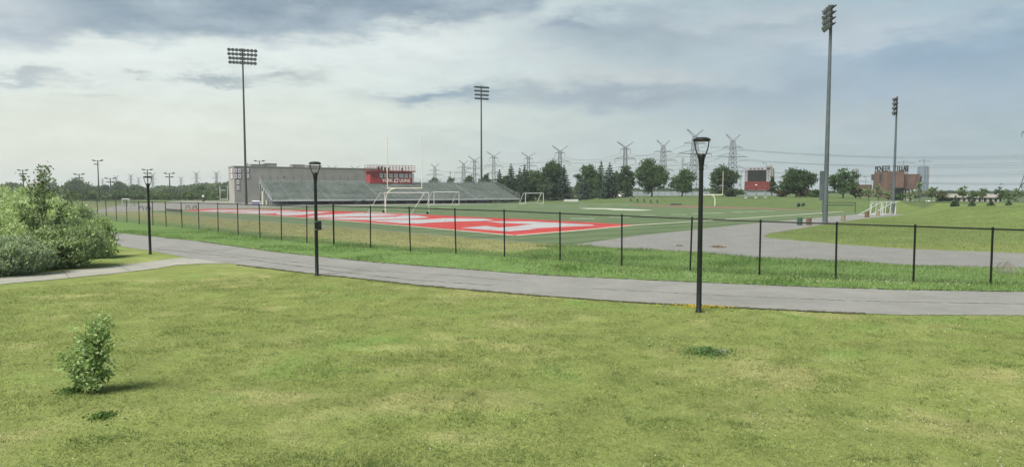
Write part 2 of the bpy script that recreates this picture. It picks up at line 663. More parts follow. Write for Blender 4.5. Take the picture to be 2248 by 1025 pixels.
def asphalt_mat(name, c, crack=True):
    m = bpy.data.materials.new(name)
    m.use_nodes = True
    t = NT(m.node_tree)
    b = m.node_tree.nodes['Principled BSDF']
    g = t.n('ShaderNodeNewGeometry')
    pos = g.outputs['Position']
    n1 = t.noise(pos, 35.0, 3, 0.7)
    n2 = t.noise(pos, 0.6, 5, 0.6)
    n3 = t.noise(pos, 3.0, 4, 0.6)
    v = t.m('ADD', t.m('ADD', t.m('MULTIPLY', n1, 0.35), t.m('MULTIPLY', n2, 0.45)), t.m('MULTIPLY', n3, 0.25))
    col = t.mix(t.sstep(v, 0.35, 0.7), tuple(x * 0.84 for x in c), tuple(x * 1.18 for x in c))
    n4 = t.noise(pos, 0.23, 6, 0.7)
    col = t.mix(t.m('MULTIPLY', t.sstep(n4, 0.55, 0.7), 0.22), col, tuple(x * 0.6 for x in c))
    t.put(b.inputs['Base Color'], col)
    b.inputs['Roughness'].default_value = 0.9
    bn = t.n('ShaderNodeBump')
    bn.inputs['Strength'].default_value = 0.25
    bn.inputs['Distance'].default_value = 0.01
    t.put(bn.inputs['Height'], n1)
    t.put(b.inputs['Normal'], bn.outputs[0])
    return m


A_PATH = asphalt_mat('worn asphalt', (0.162, 0.162, 0.149))
A_ROAD = asphalt_mat('pale asphalt', (0.158, 0.158, 0.147))
A_WALK = asphalt_mat('pale concrete', (0.225, 0.222, 0.19))
A_TRACK = asphalt_mat('grey hardstanding', (0.16, 0.157, 0.14))
SOIL_SHADE = mat('dark soil and shade', (0.06, 0.055, 0.035), 0.95, var=0.5, scale=8)
CRACK = mat('filled crack', (0.06, 0.06, 0.053), 0.9, var=0.3)

tag(strip('path', PATH_UP, PATH_LO, A_PATH, 0.012, -880, 2690, 420), kind='structure')
wu = [P(x, y, 0.016) for x, y in dense(WALK_UP, 10, .3)]
wl = [P(x, y, 0.016) for x, y in dense(WALK_LO, 10, .3)]
tag(sheet('sidewalk', wl + wu[::-1], A_WALK, 0.018), kind='structure')
# joints of the concrete slabs
for x0, y0, x1, y1 in ((136, 593.5, 152, 609.5), (258, 582.5, 285, 595.5), (-60, 616, -52, 629)):
    a, b = P(x0, y0), P(x1, y1)
    s_ = (b - a).normalized().cross(Vector((0, 0, 1))) * 0.011
    j_ = sheet('slab_joint', [a - s_, b - s_, b + s_, a + s_], CRACK, 0.024)
    tag(j_, kind='structure')


def ribbon(name, pts, wid, m, z, jit=0.0):
    w_ = [P(x, y) for x, y in pts]
    L, Rr = [], []
    for i, p in enumerate(w_):
        d = (w_[min(i + 1, len(w_) - 1)] - w_[max(i - 1, 0)]).normalized()
        s = Vector((-d.y, d.x, 0))
        h_ = wid / 2 * (1 + random.uniform(-jit, jit))
        L.append(p + s * h_)
        Rr.append(p - s * h_)
    vs = [Vector((q.x, q.y, z)) for q in L + Rr]
    n = len(w_)
    me = bpy.data.meshes.new(name)
    me.from_pydata(vs, [], [(i, n + i, n + i + 1, i + 1) for i in range(n - 1)])
    me.materials.append(m)
    return link(bpy.data.objects.new(name, me))


tag(ribbon('path_crack', dense([(330, 546), (480, 561), (620, 580), (760, 599), (900, 615), (1010, 622), (1080, 627)], 8, .5), 0.055, CRACK, 0.018, .9), kind='structure')
tag(ribbon('path_crack', dense([(420, 548), (640, 575), (800, 594), (1000, 606), (1180, 622)], 8, .4), 0.03, CRACK, 0.018, .9), kind='structure')
tag(ribbon('path_crack', dense([(1300, 634), (1600, 650), (1900, 662), (2248, 668)], 8, .5), 0.03, CRACK, 0.018, .9), kind='structure')
tag(ribbon('soil_and_shade_edge', dense([(x, float(yl(PATH_LO, x)) + 1.0) for x in range(520, 1920, 60)], 6, .6), 0.16, SOIL_SHADE, 0.022, .7), kind='structure')  # dark strip of soil with the shade at the path edge painted in
tag(ribbon('soil_and_shade_edge', dense([(x, float(yl(PATH_UP, x)) - 0.5) for x in range(260, 2500, 60)], 6, .5), 0.10, SOIL_SHADE, 0.022, .7), kind='structure')

# road and hardstanding beyond the fence
road_px = dense(ROAD_LO, 10, .8) + [(2700, 560)] + dense([(2248, 556), (2000, 547), (1850, 537), (1750, 528), (1690, 523), (1674, 519), (1690, 512), (1750, 503), (1800, 494), (1890, 481), (1960, 474), (1990, 471)], 10, .3) + \
    [(1940, 468.5)] + dense([(1905, 468.5), (1870, 471.5), (1780, 479.5), (1640, 491.5), (1520, 505), (1400, 517), (1255, 538)], 12)[:-1]
tag(sheet('road', [P(x, y) for x, y in road_px], A_ROAD, 0.006), kind='structure')
track_px = [(60, 470), (200, 463.5), (270, 449.5), (400, 441), (505, 441.5), (560, 445), (700, 446), (830, 447), (1000, 447), (1145, 446), (1145, 447.5), (960, 449.5), (830, 452), (640, 456), (440, 459.5), (330, 463.5), (200, 467)]
tag(sheet('hardstanding', [P(x, y) for x, y in track_px], A_TRACK, 0.006), kind='structure')


def turf_mat(name, c1, c2):
    m = bpy.data.materials.new(name)
    m.use_nodes = True
    t = NT(m.node_tree)
    b = m.node_tree.nodes['Principled BSDF']
    g = t.n('ShaderNodeNewGeometry')
    n1 = t.noise(g.outputs['Position'], 0.25, 5, 0.6)
    n2 = t.noise(g.outputs['Position'], 6.0, 3, 0.7)
    sx = t.n('ShaderNodeSeparateXYZ')
    t.put(sx.inputs[0], g.outputs['Position'])
    q = t.m('ADD', t.m('MULTIPLY', sx.outputs[0], -0.19), t.m('MULTIPLY', sx.outputs[1], 0.25))
    st = t.m('MULTIPLY', t.m('SINE', t.m('MULTIPLY', q, 5.2)), 0.14)
    f = t.sstep(t.m('ADD', t.m('ADD', t.m('MULTIPLY', n1, 0.7), t.m('MULTIPLY', n2, 0.3)), st), 0.3, 0.72)
    t.put(b.inputs['Base Color'], t.mix(f, c1, c2))
    b.inputs['Roughness'].default_value = 0.9
    b.inputs['Specular IOR Level'].default_value = 0.15
    return m


TURF = turf_mat('artificial turf', (0.066, 0.100, 0.046), (0.100, 0.134, 0.068))
RED = turf_mat('red turf', (0.28, 0.034, 0.032), (0.38, 0.054, 0.049))
WHT = mat('white turf paint', (0.29, 0.29, 0.30), 0.9, var=0.2, scale=1.5)
PINK = mat('worn red border', (0.26,0.10,0.08), 0.9, var=0.2, scale=1)
CREAM = mat('white line paint', (0.46,0.43,0.37), 0.9, var=0.12, scale=1.5)
turf_px = dense(TURF_LO[1:], 14) + [(1400, 516.5), (1520, 504.5), (1640, 491), (1780, 479), (1870, 471), (1900, 468), (1868, 462.5), (1760, 458.5), (1650, 454.5), (1540, 451), (1400, 448), (1250, 446.2), (1140, 446.5), (960, 448.7), (830, 451.4), (640, 455.5), (440, 459), (330, 463)]
tag(sheet('playing_field', [P(x, y) for x, y in turf_px], TURF, 0.010), kind='structure')
tag(sheet('end_zone', [P(x, y) for x, y in [(398, 462.3), (560, 470), (700, 480), (880, 494), (1000, 504.5), (1130, 516.5), (1260, 506), (1390, 494.4), (1280, 488), (1180, 483), (1050, 477.5), (940, 472), (760, 464.5), (600, 459.8), (450, 458.6)]], RED, 0.014), kind='structure')
# white shapes painted in the red end zone
LET = [
    [(1065, 485.5), (1164, 486), (1300, 493), (1306, 495), (1246, 497.5), (1160, 502), (1178, 503), (1118, 508), (1104, 507), (1011, 500), (1068, 495.8), (1095, 499.5), (1128, 496.8), (1170, 492), (1098, 489.3)],
    [(805, 484.5), (860, 482.5), (935, 481.5), (976, 479), (1060, 479.8), (1084, 483), (1060, 485), (1000, 486.3), (940, 489), (918, 490.8), (884, 490.3), (848, 487.5)],
    [(740, 478), (870, 475.6), (884, 472.4), (918, 473), (943, 477.4), (900, 480.4), (858, 481.2), (812, 482.8), (760, 482.2), (705, 479)],
    [(668, 475.5), (706, 472), (788, 467.2), (860, 470.5), (880, 472.5), (830, 474.3), (770, 475.3), (735, 476.6), (700, 477.8)],
    [(605, 470), (608, 466), (682, 464.4), (728, 465.6), (700, 468.3), (660, 472), (628, 473)],
    [(505, 466.5), (560, 463.4), (632, 462), (660, 463.4), (612, 465.2), (600, 468.5), (560, 469)],
    [(430, 462.8), (470, 461), (560, 460.6), (600, 461.6), (540, 463.4), (490, 465.6)],
]
mb = MB()
for poly in LET:
    vs = [P(x, y, 0.018) for x, y in poly]
    tri = tessellate_polygon([[Vector((p.x, p.y, 0)) for p in vs]])
    fs = []
    for a, b, c in tri:
        if (vs[b] - vs[a]).cross(vs[c] - vs[a]).z < 0:
            a, c = c, a
        fs.append((a, b, c))
    mb.add(vs, fs)
tag(mb.build('end_zone_lettering', WHT, smooth=False), kind='structure')
tag(ribbon('back_line', dense([(398, 463.0), (560, 471), (700, 481), (880, 495.2), (1000, 506), (1132, 517.8)], 20), 0.32, CREAM, 0.022), kind='structure')
tag(ribbon('sideline', dense([(1130, 517.6), (1260, 507), (1390, 495), (1520, 486.5), (1640, 479), (1760, 471), (1866, 463.6)], 20), 0.42, CREAM, 0.022), kind='structure')
tag(ribbon('goal_line', dense([(1390, 494), (1280, 487.6), (1180, 482.6), (1050, 477.2), (940, 471.6), (760, 464.1), (600, 459.6)], 20), 0.45, PINK, 0.022), kind='structure')
tag(ribbon('turf_edge_line', dense([(430, 474.5), (480, 479), (800, 503), (1000, 520), (1165, 533)], 20), 0.09, CREAM, 0.022), kind='structure')
FADE = mat('faded white paint', (0.34,0.36,0.30), 0.9, var=0.15, scale=1.0)
mb = MB()
dashes = [(1252, 479.6, 1305, 480, .9), (1337, 476, 1384, 477, .8), (1408, 473, 1440, 473.4, .7), (1472, 470.8, 1508, 471.2, .9), (1520, 469, 1590, 467.4, .9), (1606, 466, 1632, 465.6, .9), (1638, 465, 1663, 464.6, .9), (1668, 462.4, 1700, 463.2, .9),
          (1104, 454.2, 1136, 454, .8), (1160, 453.6, 1196, 453.2, .8), (1224, 453, 1250, 452.7, .8), (1272, 452.3, 1290, 452.1, .8), (1320, 451.6, 1345, 451.4, .8), (1366, 451, 1384, 451, .8), (1110, 449.4, 1150, 449.2, .8), (860, 457.5, 905, 457.2, .9), (963, 456, 990, 456, .8), (700, 459.6, 770, 460.2, .9)]
for x0, y0, x1, y1, wd in dashes:
    a, b = P(x0, y0, .016), P(x1, y1, .016)
    s = (b - a).normalized().cross(Vector((0, 0, 1))) * wd / 2
    mb.add([a - s, b - s, b + s, a + s], [(0, 3, 2, 1) if (b - a).cross(s).z < 0 else (0, 1, 2, 3)])
tag(mb.build('yard_lines', FADE, smooth=False), kind='structure')
tag(sheet('midfield_mark', [P(x, y) for x, y in [(1268, 456.8), (1330, 457.4), (1390, 459.4), (1436, 461.6), (1400, 462.6), (1350, 461.4), (1330, 459.4), (1290, 459)]], FADE, 0.016), kind='structure')
BROWNRED = mat('faded red border', (0.15,0.085,0.062), 0.9, var=0.2, scale=.6)
tag(sheet('far_end_border', [P(x, y) for x, y in [(1390, 449), (1540, 452.6), (1700, 457.3), (1866, 463.4), (1800, 463.2), (1650, 458.5), (1500, 455.5), (1390, 451.5)]], BROWNRED, 0.014), kind='structure')
tag(ribbon('far_end_line', dense([(1270, 446.8), (1400, 448.6), (1540, 451.8), (1700, 456.6), (1840, 461.8)], 20), 0.9, CREAM, 0.022), kind='structure')
# ------------------------------------------------------------------ grass blades (stuff)
GRASS = leaf_mat('grass blades', 0.3, 0.7)


def blades(name, X, Y, hmin, hmax, wid, cols, lean=0.5):
    n = len(X)
    Z = hgt(X, Y) - 0.005
    h = rng.uniform(hmin, hmax, n)
    a = rng.uniform(0, 2 * math.pi, n)
    b = rng.uniform(0, 2 * math.pi, n)
    l = rng.uniform(0.1, lean, n) * h
    wx, wy = np.cos(a) * wid / 2, np.sin(a) * wid / 2
    v = np.empty((n, 3, 3), np.float32)
    v[:, 0] = np.stack([X - wx, Y - wy, Z], -1)
    v[:, 1] = np.stack([X + wx, Y + wy, Z], -1)
    v[:, 2] = np.stack([X + np.cos(b) * l, Y + np.sin(b) * l, Z + h], -1)
    c = np.repeat(cols, 3, axis=0)
    return tag(np_mesh(name, v.reshape(-1, 3), np.arange(n * 3).reshape(-1, 3), c, GRASS), kind='stuff')


def polar(n, d0, d1, a0=-0.72, a1=0.72):
    D = rng.uniform(d0, d1, n)
    a = rng.uniform(a0, a1, n)
    return D * np.sin(a), D * np.cos(a)


X, Y = polar(380000, 6.4, 27)
px, py = proj(X, Y, 0.0)
lo = np.where(px < 470, yl(WALK_LO, px), yl(PATH_LO, px))
wedge = (px < 395) & (py < yl(WALK_UP, px) - 1) & (py > yl(PATH_LO, px) + 2)
creep = (vnoise(X * 4, Y * 4, 21) - .55) * 12
keep = ((py > lo + 1.5 - np.clip(creep, 0, 4)) | wedge) & (px > -60) & (px < 2310) & (py < 1090)
X, Y = X[keep], Y[keep]
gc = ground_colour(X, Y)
n2, n5 = fbm(X * 1.7, Y * 1.7, 12), fbm(X * .8, Y * .8, 31)
gc = mixc(gc * 1.08, STRAW * 1.12, (rng.random(len(X)) < 0.2) * rng.uniform(.3, 1, len(X)))
n8 = fbm(X * .55, Y * 3.6, 71, 3)
gc = gc * (1 + .34 * (n8 - .5))[:, None]
n6, n7 = fbm(X * 2.2, Y * 4.5, 53, 3), vnoise(X * 5, Y * 7, 63)
gc = mixc(gc, np.array((.08, .155, .035)), ss(n2, .58, .75) * .4)
gc = mixc(gc, STRAW * 1.05, ss(n6, .55, .75) * .5)
gc = mixc(gc, np.array((.05, .1, .025)), ss(n7 * .6 + n6 * .4, .62, .8) * .6)
gc *= rng.uniform(0.66, 1.28, (len(X), 1))
hh = 0.028 + 0.032 * ss(n2, .35, .8) + .016 * ss(n5, .4, .7) + .03 * ss(n7, .7, .95)
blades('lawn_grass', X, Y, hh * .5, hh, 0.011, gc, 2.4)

X, Y = polar(330000, 19, 62, -0.66, 0.72)
px, py = proj(X, Y, 0.0)
tt = yl(TALL_TOP, px)
up = yl(PATH_UP, px)
jit = (fbm(X * .5, Y * .5, 44) - .5) * 22
keep = (py < up - 1 + np.clip((vnoise(X * 3, Y * 3, 22) - .5) * 8, 0, 3)) & (px > 190) & (px < 2310) & (py > tt - 1 + jit * (px < 1300))
X, Y, px = X[keep], Y[keep], px[keep]
gc = mixc(np.broadcast_to(TALL, (len(X), 3)) * 1.12, np.array((.16, .225, .075)), rng.random(len(X)) * .8)
nn = fbm(X * .45, Y * .45, 77)
gc = mixc(gc, np.array((.06, .14, .032)), ss(nn, .5, .72) * .7)
gc = mixc(gc, STRAW, (rng.random(len(X)) < .07) * .8)
gc *= rng.uniform(.75, 1.2, (len(X), 1))
hh = np.where(px > 1150, 0.08 + .12 * ss(nn, .35, .75), 0.05 + .09 * ss(nn, .4, .75))
fl = np.interp(px, [q[0] for q in FENCE], [q[2] for q in FENCE])
hh = hh + .14 * np.exp(-((proj(X, Y, 0.0)[1] - fl) / 3.0) ** 2) * ss(fbm(X * 1.3, Y * 1.3, 8), .45, .65)
blades('tall_grass', X, Y, hh * .5, hh, 0.022, gc, 1.2)

# sparse blades on the dry ground inside the fence and on the far lawn to the right
X, Y = polar(160000, 20, 100, -0.66, 0.72)
px, py = proj(X, Y, 0.0)
fb = np.interp(px, [q[0] for q in FENCE], [q[2] for q in FENCE])
lens_up = np.interp(px, [1674, 1690, 1750, 1800, 1890, 1960, 2248], [519, 512, 503, 494, 481, 474, 470])
lens_lo = np.interp(px, [1674, 1690, 1750, 1850, 2000, 2248], [519, 523, 528, 537, 547, 556])
k1 = (px < 1240) & (px > 190) & (py < fb - 4) & (py > yl(TURF_LO, px) + 1)
k2 = (px > 1676) & (py > lens_up + 1) & (py < lens_lo - 1)
keep = k1 | k2
X, Y = X[keep], Y[keep]
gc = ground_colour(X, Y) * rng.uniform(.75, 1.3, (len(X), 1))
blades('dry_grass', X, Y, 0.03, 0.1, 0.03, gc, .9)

# clover and yellow flowers
def flowers(name, X, Y, r, col, h):
    n = len(X)
    Z = hgt(X, Y) + h
    o = np.array([(1, 0, 0), (-1, 0, 0), (0, 1, 0), (0, -1, 0), (0, 0, 1), (0, 0, -1)], float)
    rr = r * rng.uniform(.7, 1.3, n)
    v = (np.stack([X, Y, Z], -1)[:, None, :] + o[None] * rr[:, None, None]).reshape(-1, 3)
    t = np.array([(0, 2, 4), (2, 1, 4), (1, 3, 4), (3, 0, 4), (2, 0, 5), (1, 2, 5), (3, 1, 5), (0, 3, 5)])
    f = (np.arange(n)[:, None, None] * 6 + t[None]).reshape(-1, 3)
    c = np.repeat(np.broadcast_to(np.array(col), (n, 3)) * rng.uniform(.75, 1.1, (n, 1)), 6, axis=0)
    return tag(np_mesh(name, v, f, c, GRASS), kind='stuff')


X, Y = polar(6500, 7, 24)
px, py = proj(X, Y, 0.0)
lo = np.where(px < 470, yl(WALK_LO, px), yl(PATH_LO, px))
near_edge = np.exp(-((py - lo) / 45.0) ** 2)
keep = (py > lo + 4) & (rng.random(len(X)) < .12 + .5 * near_edge + .5 * ss(fbm(X * .5, Y * .5, 91), .52, .7) - .1)
flowers('clover_flowers', X[keep], Y[keep], 0.010, (.55, .56, .45), .055)
fx, fy = rng.normal(1545, 38, 260), rng.normal(676.5, 2.6, 260)
pts = np.array([P(a, b)[:2] for a, b in zip(fx, fy) if b > float(yl(PATH_LO, a)) + 2])
flowers('yellow_flowers', pts[:, 0], pts[:, 1], 0.014, (.6, .46, .03), .07)
fx = rng.uniform(950, 2220, 520)
fy = np.interp(fx, [p[0] for p in PATH_UP], [p[1] for p in PATH_UP]) - np.abs(rng.normal(0, 7, 520)) - 3
kk = vnoise(fx / 70, fx * 0, 3) > .45
pts = np.array([P(a, b)[:2] for a, b in zip(fx[kk], fy[kk])])
flowers('clover_flowers', pts[:, 0], pts[:, 1], 0.016, (.5, .5, .36), .14)


# ------------------------------------------------------------------ foliage
LEAF = leaf_mat('leaves', 0.42, 0.55)
SHRUBLEAF = leaf_mat('shrub leaves', 0.5, 0.5)
NEEDLE = leaf_mat('needles', 0.12, 0.7)
BARK = mat('grey bark', (0.10, 0.085, 0.065), 0.95, var=0.35, scale=12, bump=.5)
PALEBARK = mat('pale bark', (0.19, 0.19, 0.14), 0.95, var=0.3, scale=14, bump=.4)


def leaf_quads(C, size, cols, up=0.3, asp=0.55, out=None):
    """diamond leaves at C (n,3); size (n,), cols (n,3)"""
    n = len(C)
    d = rng.normal(0, 1, (n, 3))
    if out is not None:
        d += out
    d[:, 2] += up
    d /= np.linalg.norm(d, axis=1, keepdims=True)
    t = rng.normal(0, 1, (n, 3))
    s = np.cross(d, t)
    s /= np.linalg.norm(s, axis=1, keepdims=True) + 1e-9
    sz = np.broadcast_to(size, (n,))[:, None]
    v = np.empty((n, 4, 3), np.float32)
    v[:, 0] = C - d * sz * .5
    v[:, 1] = C + s * sz * asp * .5
    v[:, 2] = C + d * sz * .5
    v[:, 3] = C - s * sz * asp * .5
    return v.reshape(-1, 3), np.arange(n * 4).reshape(-1, 4), np.repeat(cols, 4, axis=0)


def blob_leaves(blobs, nclump, per, csize, lsize, col, colvar=0.28, shell=0.62, up=.3, asp=.6, alt=None):
    """leaves gathered in clumps through the volume of several ellipsoids"""
    blobs = np.array(blobs, float)
    vol = blobs[:, 3] * blobs[:, 4] * blobs[:, 5]
    bi = rng.choice(len(blobs), nclump, p=vol ** .67 / (vol ** .67).sum())
    d = rng.normal(0, 1, (nclump, 3))
    d /= np.linalg.norm(d, axis=1, keepdims=True)
    r = rng.uniform(shell ** 3, 1.06, nclump) ** (1 / 3)
    CC = blobs[bi, :3] + d * r[:, None] * blobs[bi, 3:6]
    cb = rng.uniform(1 - colvar, 1 + colvar, nclump)
    ci = np.repeat(np.arange(nclump), per)
    L = CC[ci] + rng.normal(0, 1, (len(ci), 3)) * csize * np.array((1, 1, .62)) * rng.uniform(.55, 1.15, nclump)[ci][:, None]
    cols = np.array(col)[None] * (cb[ci] * rng.uniform(.72, 1.3, len(ci)))[:, None]
    if alt is not None:
        cols = mixc(cols, np.array(alt), (rng.random(nclump) * .8)[ci])
    sz = lsize * rng.uniform(.6, 1.35, len(ci))
    return leaf_quads(L, sz, np.clip(cols, 0.004, 1), up, asp, d[ci] * .5), CC


def tree(name, px, top, wid, D, kind, label, group=None, col=(.045, .075, .03), alt=None, dens=1.0, base=None, cat='tree', trunk_frac=.12, slim=1.0, bark=None):
    b = on(px, D) if base is None else Vector(base)
    H = at(px, top, D).z - b.z
    wm = wid / F * D
    r0 = wm / 2
    root = empty(name, b, label, cat, group)
    px_m = D / F * 2.2          # metres to one rendered pixel
    ls = max(.1, px_m * 1.35)
    tb = MB()
    if kind == 'spruce':
        n_lv = max(9, int(H / .62))
        C, K, O = [], [], []
        for i in range(n_lv):
            f = i / (n_lv - 1)
            z = H * (.05 + .95 * f)
            rr = r0 * (1 - f) ** .8 * random.uniform(.8, 1.12) + .06
            nb = max(4, int(13 * (1 - f) + 4))
            a0 = random.uniform(0, 6.28)
            for k in range(nb):
                a = a0 + k * 6.283 / nb + random.uniform(-.25, .25)
                rl = rr * random.uniform(.7, 1.1)
                shade = random.uniform(.68, 1.35)
                m_ = max(4, int(rl / (ls * .42) * 3.6 * dens))
                for q in range(m_):
                    s = (q + random.random()) / m_
                    s = .12 + .88 * s
                    C.append((math.cos(a) * rl * s + random.gauss(0, ls * .22), math.sin(a) * rl * s + random.gauss(0, ls * .22), z - rl * s * .28 + rl * s * s * .12 + random.gauss(0, .1)))
                    K.append(shade * random.uniform(.75, 1.25))
                    O.append((math.cos(a), math.sin(a), -.2))
        C, K, O = np.array(C), np.array(K), np.array(O)
        cols = np.array(col)[None] * K[:, None]
        v, f_, c = leaf_quads(C, ls * 1.5 * rng.uniform(.6, 1.2, len(C)), cols, 0, .5, O * 1.6)
        tb.tube([(0, 0, 0), (0, 0, H * .5), (0, 0, H * .97)], [.03 * H ** .8, .02 * H ** .8, .02], 7)
        tb.build('trunk', bark or BARK, root)
        np_mesh('crown', v, f_, c, NEEDLE, root)
        return root
    tf = trunk_frac
    cz, rz = H * (tf + (1 - tf) / 2), H * (1 - tf) / 2
    blobs = [(0, 0, cz, r0 * .72 * slim, r0 * .72, rz * .86)]
    nb = 7 if kind == 'broad' else 5
    for k in range(nb):
        a = k * 6.283 / nb + random.uniform(-.4, .4)
        q = random.uniform(.34, .6)
        s = random.uniform(.36, .55)
        zz = cz + rz * random.uniform(-.62, .42)
        blobs.append((math.cos(a) * r0 * q, math.sin(a) * r0 * q, zz, r0 * s, r0 * s, rz * s * .85))
    blobs.append((random.uniform(-.15, .15) * r0, 0, cz + rz * .68, r0 * .34, r0 * .34, rz * .36))
    vs = wm * wm * .5 + wm * H * .5
    ncl = int(np.clip(vs * 3.6 * dens, 40, 460))
    per = int(np.clip(22, 8, 40))
    if kind == 'young':
        ncl, per = int(np.clip(vs * 2.4 * dens, 22, 80)), 15
    (v, f_, c), CC = blob_leaves(blobs, ncl, per, max(.22, r0 * .125), ls * 1.45, col, .34, .5, alt=alt)
    v[:, 2] = np.maximum(v[:, 2], .05)
    tr = .035 * H ** .9 if kind == 'broad' else .016 * H + .03
    tb.tube([(0, 0, -.1), (.02 * H, 0, H * tf), (0, .01 * H, H * .6), (0, 0, H * .9)], [tr, tr * .8, tr * .45, tr * .1], 8)
    for q in CC[rng.choice(len(CC), min(len(CC), 14), replace=False)]:
        z0 = H * random.uniform(tf * .8, .6)
        p0 = Vector((.015 * H, 0, z0))
        q = Vector(q)
        tb.tube([p0, p0.lerp(q, .5) + Vector((0, 0, -.06 * H)), q], [tr * .4, tr * .25, tr * .08], 5)
    tb.build('trunk', bark or BARK, root)
    np_mesh('crown', v, f_, c, LEAF, root)
    return root


DK, MD, BL, LT = (.040, .070, .034), (.054, .098, .040), (.046, .074, .056), (.13, .185, .08)
GT = 'trees along the far end of the field'
tree('spruce_tree', 1096, 374, 46, 206, 'spruce', 'short dark spruce at the back, just right of the grandstand top', GT, DK)
tree('spruce_tree', 1122, 362, 54, 200, 'spruce', 'pointed dark spruce above the sloping right handrail of the grandstand', GT, DK)
tree('spruce_tree', 1141, 371, 48, 205, 'spruce', 'lower of the two narrow dark spruces right behind the small far soccer goal', GT, BL)
tree('spruce_tree', 1152, 364, 50, 197, 'spruce', 'taller of the two narrow dark spruces right behind the small far soccer goal', GT, DK)
tree('broadleaf_tree', 1178, 378, 64, 206, 'broad', 'dark rounded tree squeezed between the twin spruces and the tallest tree', GT, DK, trunk_frac=.06)
tree('broadleaf_tree', 1212, 352, 66, 200, 'broad', 'tallest dark tree of the row, square topped, left of the sky gap', GT, DK, trunk_frac=.08)
tree('spruce_tree', 1238, 364, 48, 192, 'spruce', 'broad bluish spruce closing the left clump beside the sky gap', GT, BL, dens=1.2)
tree('broadleaf_tree', 1203, 392, 46, 192, 'broad', 'low dense dark evergreen shrub tree at the foot of the tallest tree', GT, BL, trunk_frac=.03)
tree('broadleaf_tree', 1288, 362, 66, 200, 'broad', 'wide mid green tree just right of the sky gap in the tree row', GT, MD, trunk_frac=.07)
tree('broadleaf_tree', 1108, 388, 44, 212, 'broad', 'low dark round tree between the two left spruces above the grandstand handrail', GT, DK, trunk_frac=.03)
tree('broadleaf_tree', 1134, 386, 42, 214, 'broad', 'dark rounded tree filling the gap behind the pointed left spruces', GT, MD, trunk_frac=.03)
tree('broadleaf_tree', 1166, 372, 46, 212, 'broad', 'mid green rounded tree behind the taller of the two narrow dark spruces', GT, MD, trunk_frac=.03)
tree('broadleaf_tree', 1303, 372, 46, 206, 'broad', 'dark rounded tree filling in behind the slim pointed spruce', GT, DK, trunk_frac=.03)
tree('broadleaf_tree', 1352, 376, 40, 206, 'broad', 'mid green rounded tree behind the last dark full spruce', GT, MD, trunk_frac=.04)
tree('spruce_tree', 1283, 390, 56, 188, 'spruce', 'low wide blue spruce standing in front of the wide green tree', GT, BL, dens=1.2)
tree('spruce_tree', 1319, 355, 48, 195, 'spruce', 'slim pointed spruce, tallest tip right of the sky gap', GT, MD)
tree('spruce_tree', 1338, 359, 54, 186, 'spruce', 'dark full spruce reaching the grass, last of the dark evergreens', GT, BL, dens=1.3)
tree('broadleaf_tree', 1372, 364, 48, 196, 'broad', 'rounded tree behind the low dark bushy spruce', GT, DK, trunk_frac=.14)
tree('spruce_tree', 1377, 391, 34, 186, 'spruce', 'small dark bushy spruce at the lawn edge before a rounded tree', GT, DK)
tree('broadleaf_tree', 1430, 351, 84, 190, 'broad', 'broadest green tree on the bank, domed with a peaked top', GT, MD, trunk_frac=.05)
tree('broadleaf_tree', 1497, 370, 64, 192, 'broad', 'open crowned tree left of the nearest lamp post, trunk showing', GT, MD, dens=.7, trunk_frac=.13)
tree('broadleaf_tree', 1586, 366, 68, 182, 'broad', 'round green tree behind the far goal post', GT, DK, trunk_frac=.07)
tree('broadleaf_tree', 1694, 389, 26, 190, 'broad', 'small dark tree half hidden behind the scoreboard', GT, DK, trunk_frac=.1)
tree('broadleaf_tree', 1747, 371, 82, 158, 'broad', 'dense dark cone shaped tree right of the scoreboard', GT, DK, dens=1.5, trunk_frac=.05)
tree('broadleaf_tree', 1850, 365, 66, 150, 'broad', 'rounded green tree right behind the tall near light mast', GT, MD, trunk_frac=.1)
SH = 'shrubs on the bank'
REDL = (.10, .072, .045)
tree('shrub', 1608, 414, 44, 178, 'broad', 'clipped dark green shrub under the tree behind the far goal post', SH, DK, cat='shrub', trunk_frac=.03)
tree('shrub', 1790, 416, 34, 152, 'broad', 'dark green shrub between the cone shaped tree and the tall mast', SH, MD, cat='shrub', trunk_frac=.03)
tree('shrub', 1888, 411, 36, 148, 'broad', 'brownish green shrub against the low rust wall', SH, (.07, .085, .04), cat='shrub', trunk_frac=.03)
tree('shrub', 1716, 416, 34, 164, 'broad', 'reddish brown shrub right of the scoreboard legs', SH, REDL, cat='shrub', trunk_frac=.03)
tree('shrub', 1768, 417, 46, 166, 'broad', 'reddish brown shrub under the right side of the cone shaped tree', SH, REDL, cat='shrub', trunk_frac=.03)
BS = 'trees showing over the grandstand'
tree('broadleaf_tree', 953, 392, 42, 262, 'broad', 'dark tree top showing over the stand just right of the press box', BS, DK, trunk_frac=.03)
tree('broadleaf_tree', 988, 391, 38, 258, 'broad', 'tree top over the stand left of the thin wooden utility pole', BS, DK, trunk_frac=.03)
tree('broadleaf_tree', 1030, 386, 40, 250, 'broad', 'tree top over the stand just left of the middle light mast', BS, DK, trunk_frac=.03)
tree('broadleaf_tree', 1070, 382, 36, 250, 'broad', 'tree top over the stand just right of the middle light mast', BS, DK, trunk_frac=.03)
YG = 'young trees around the rust coloured building'
PALE = (.19, .235, .13)
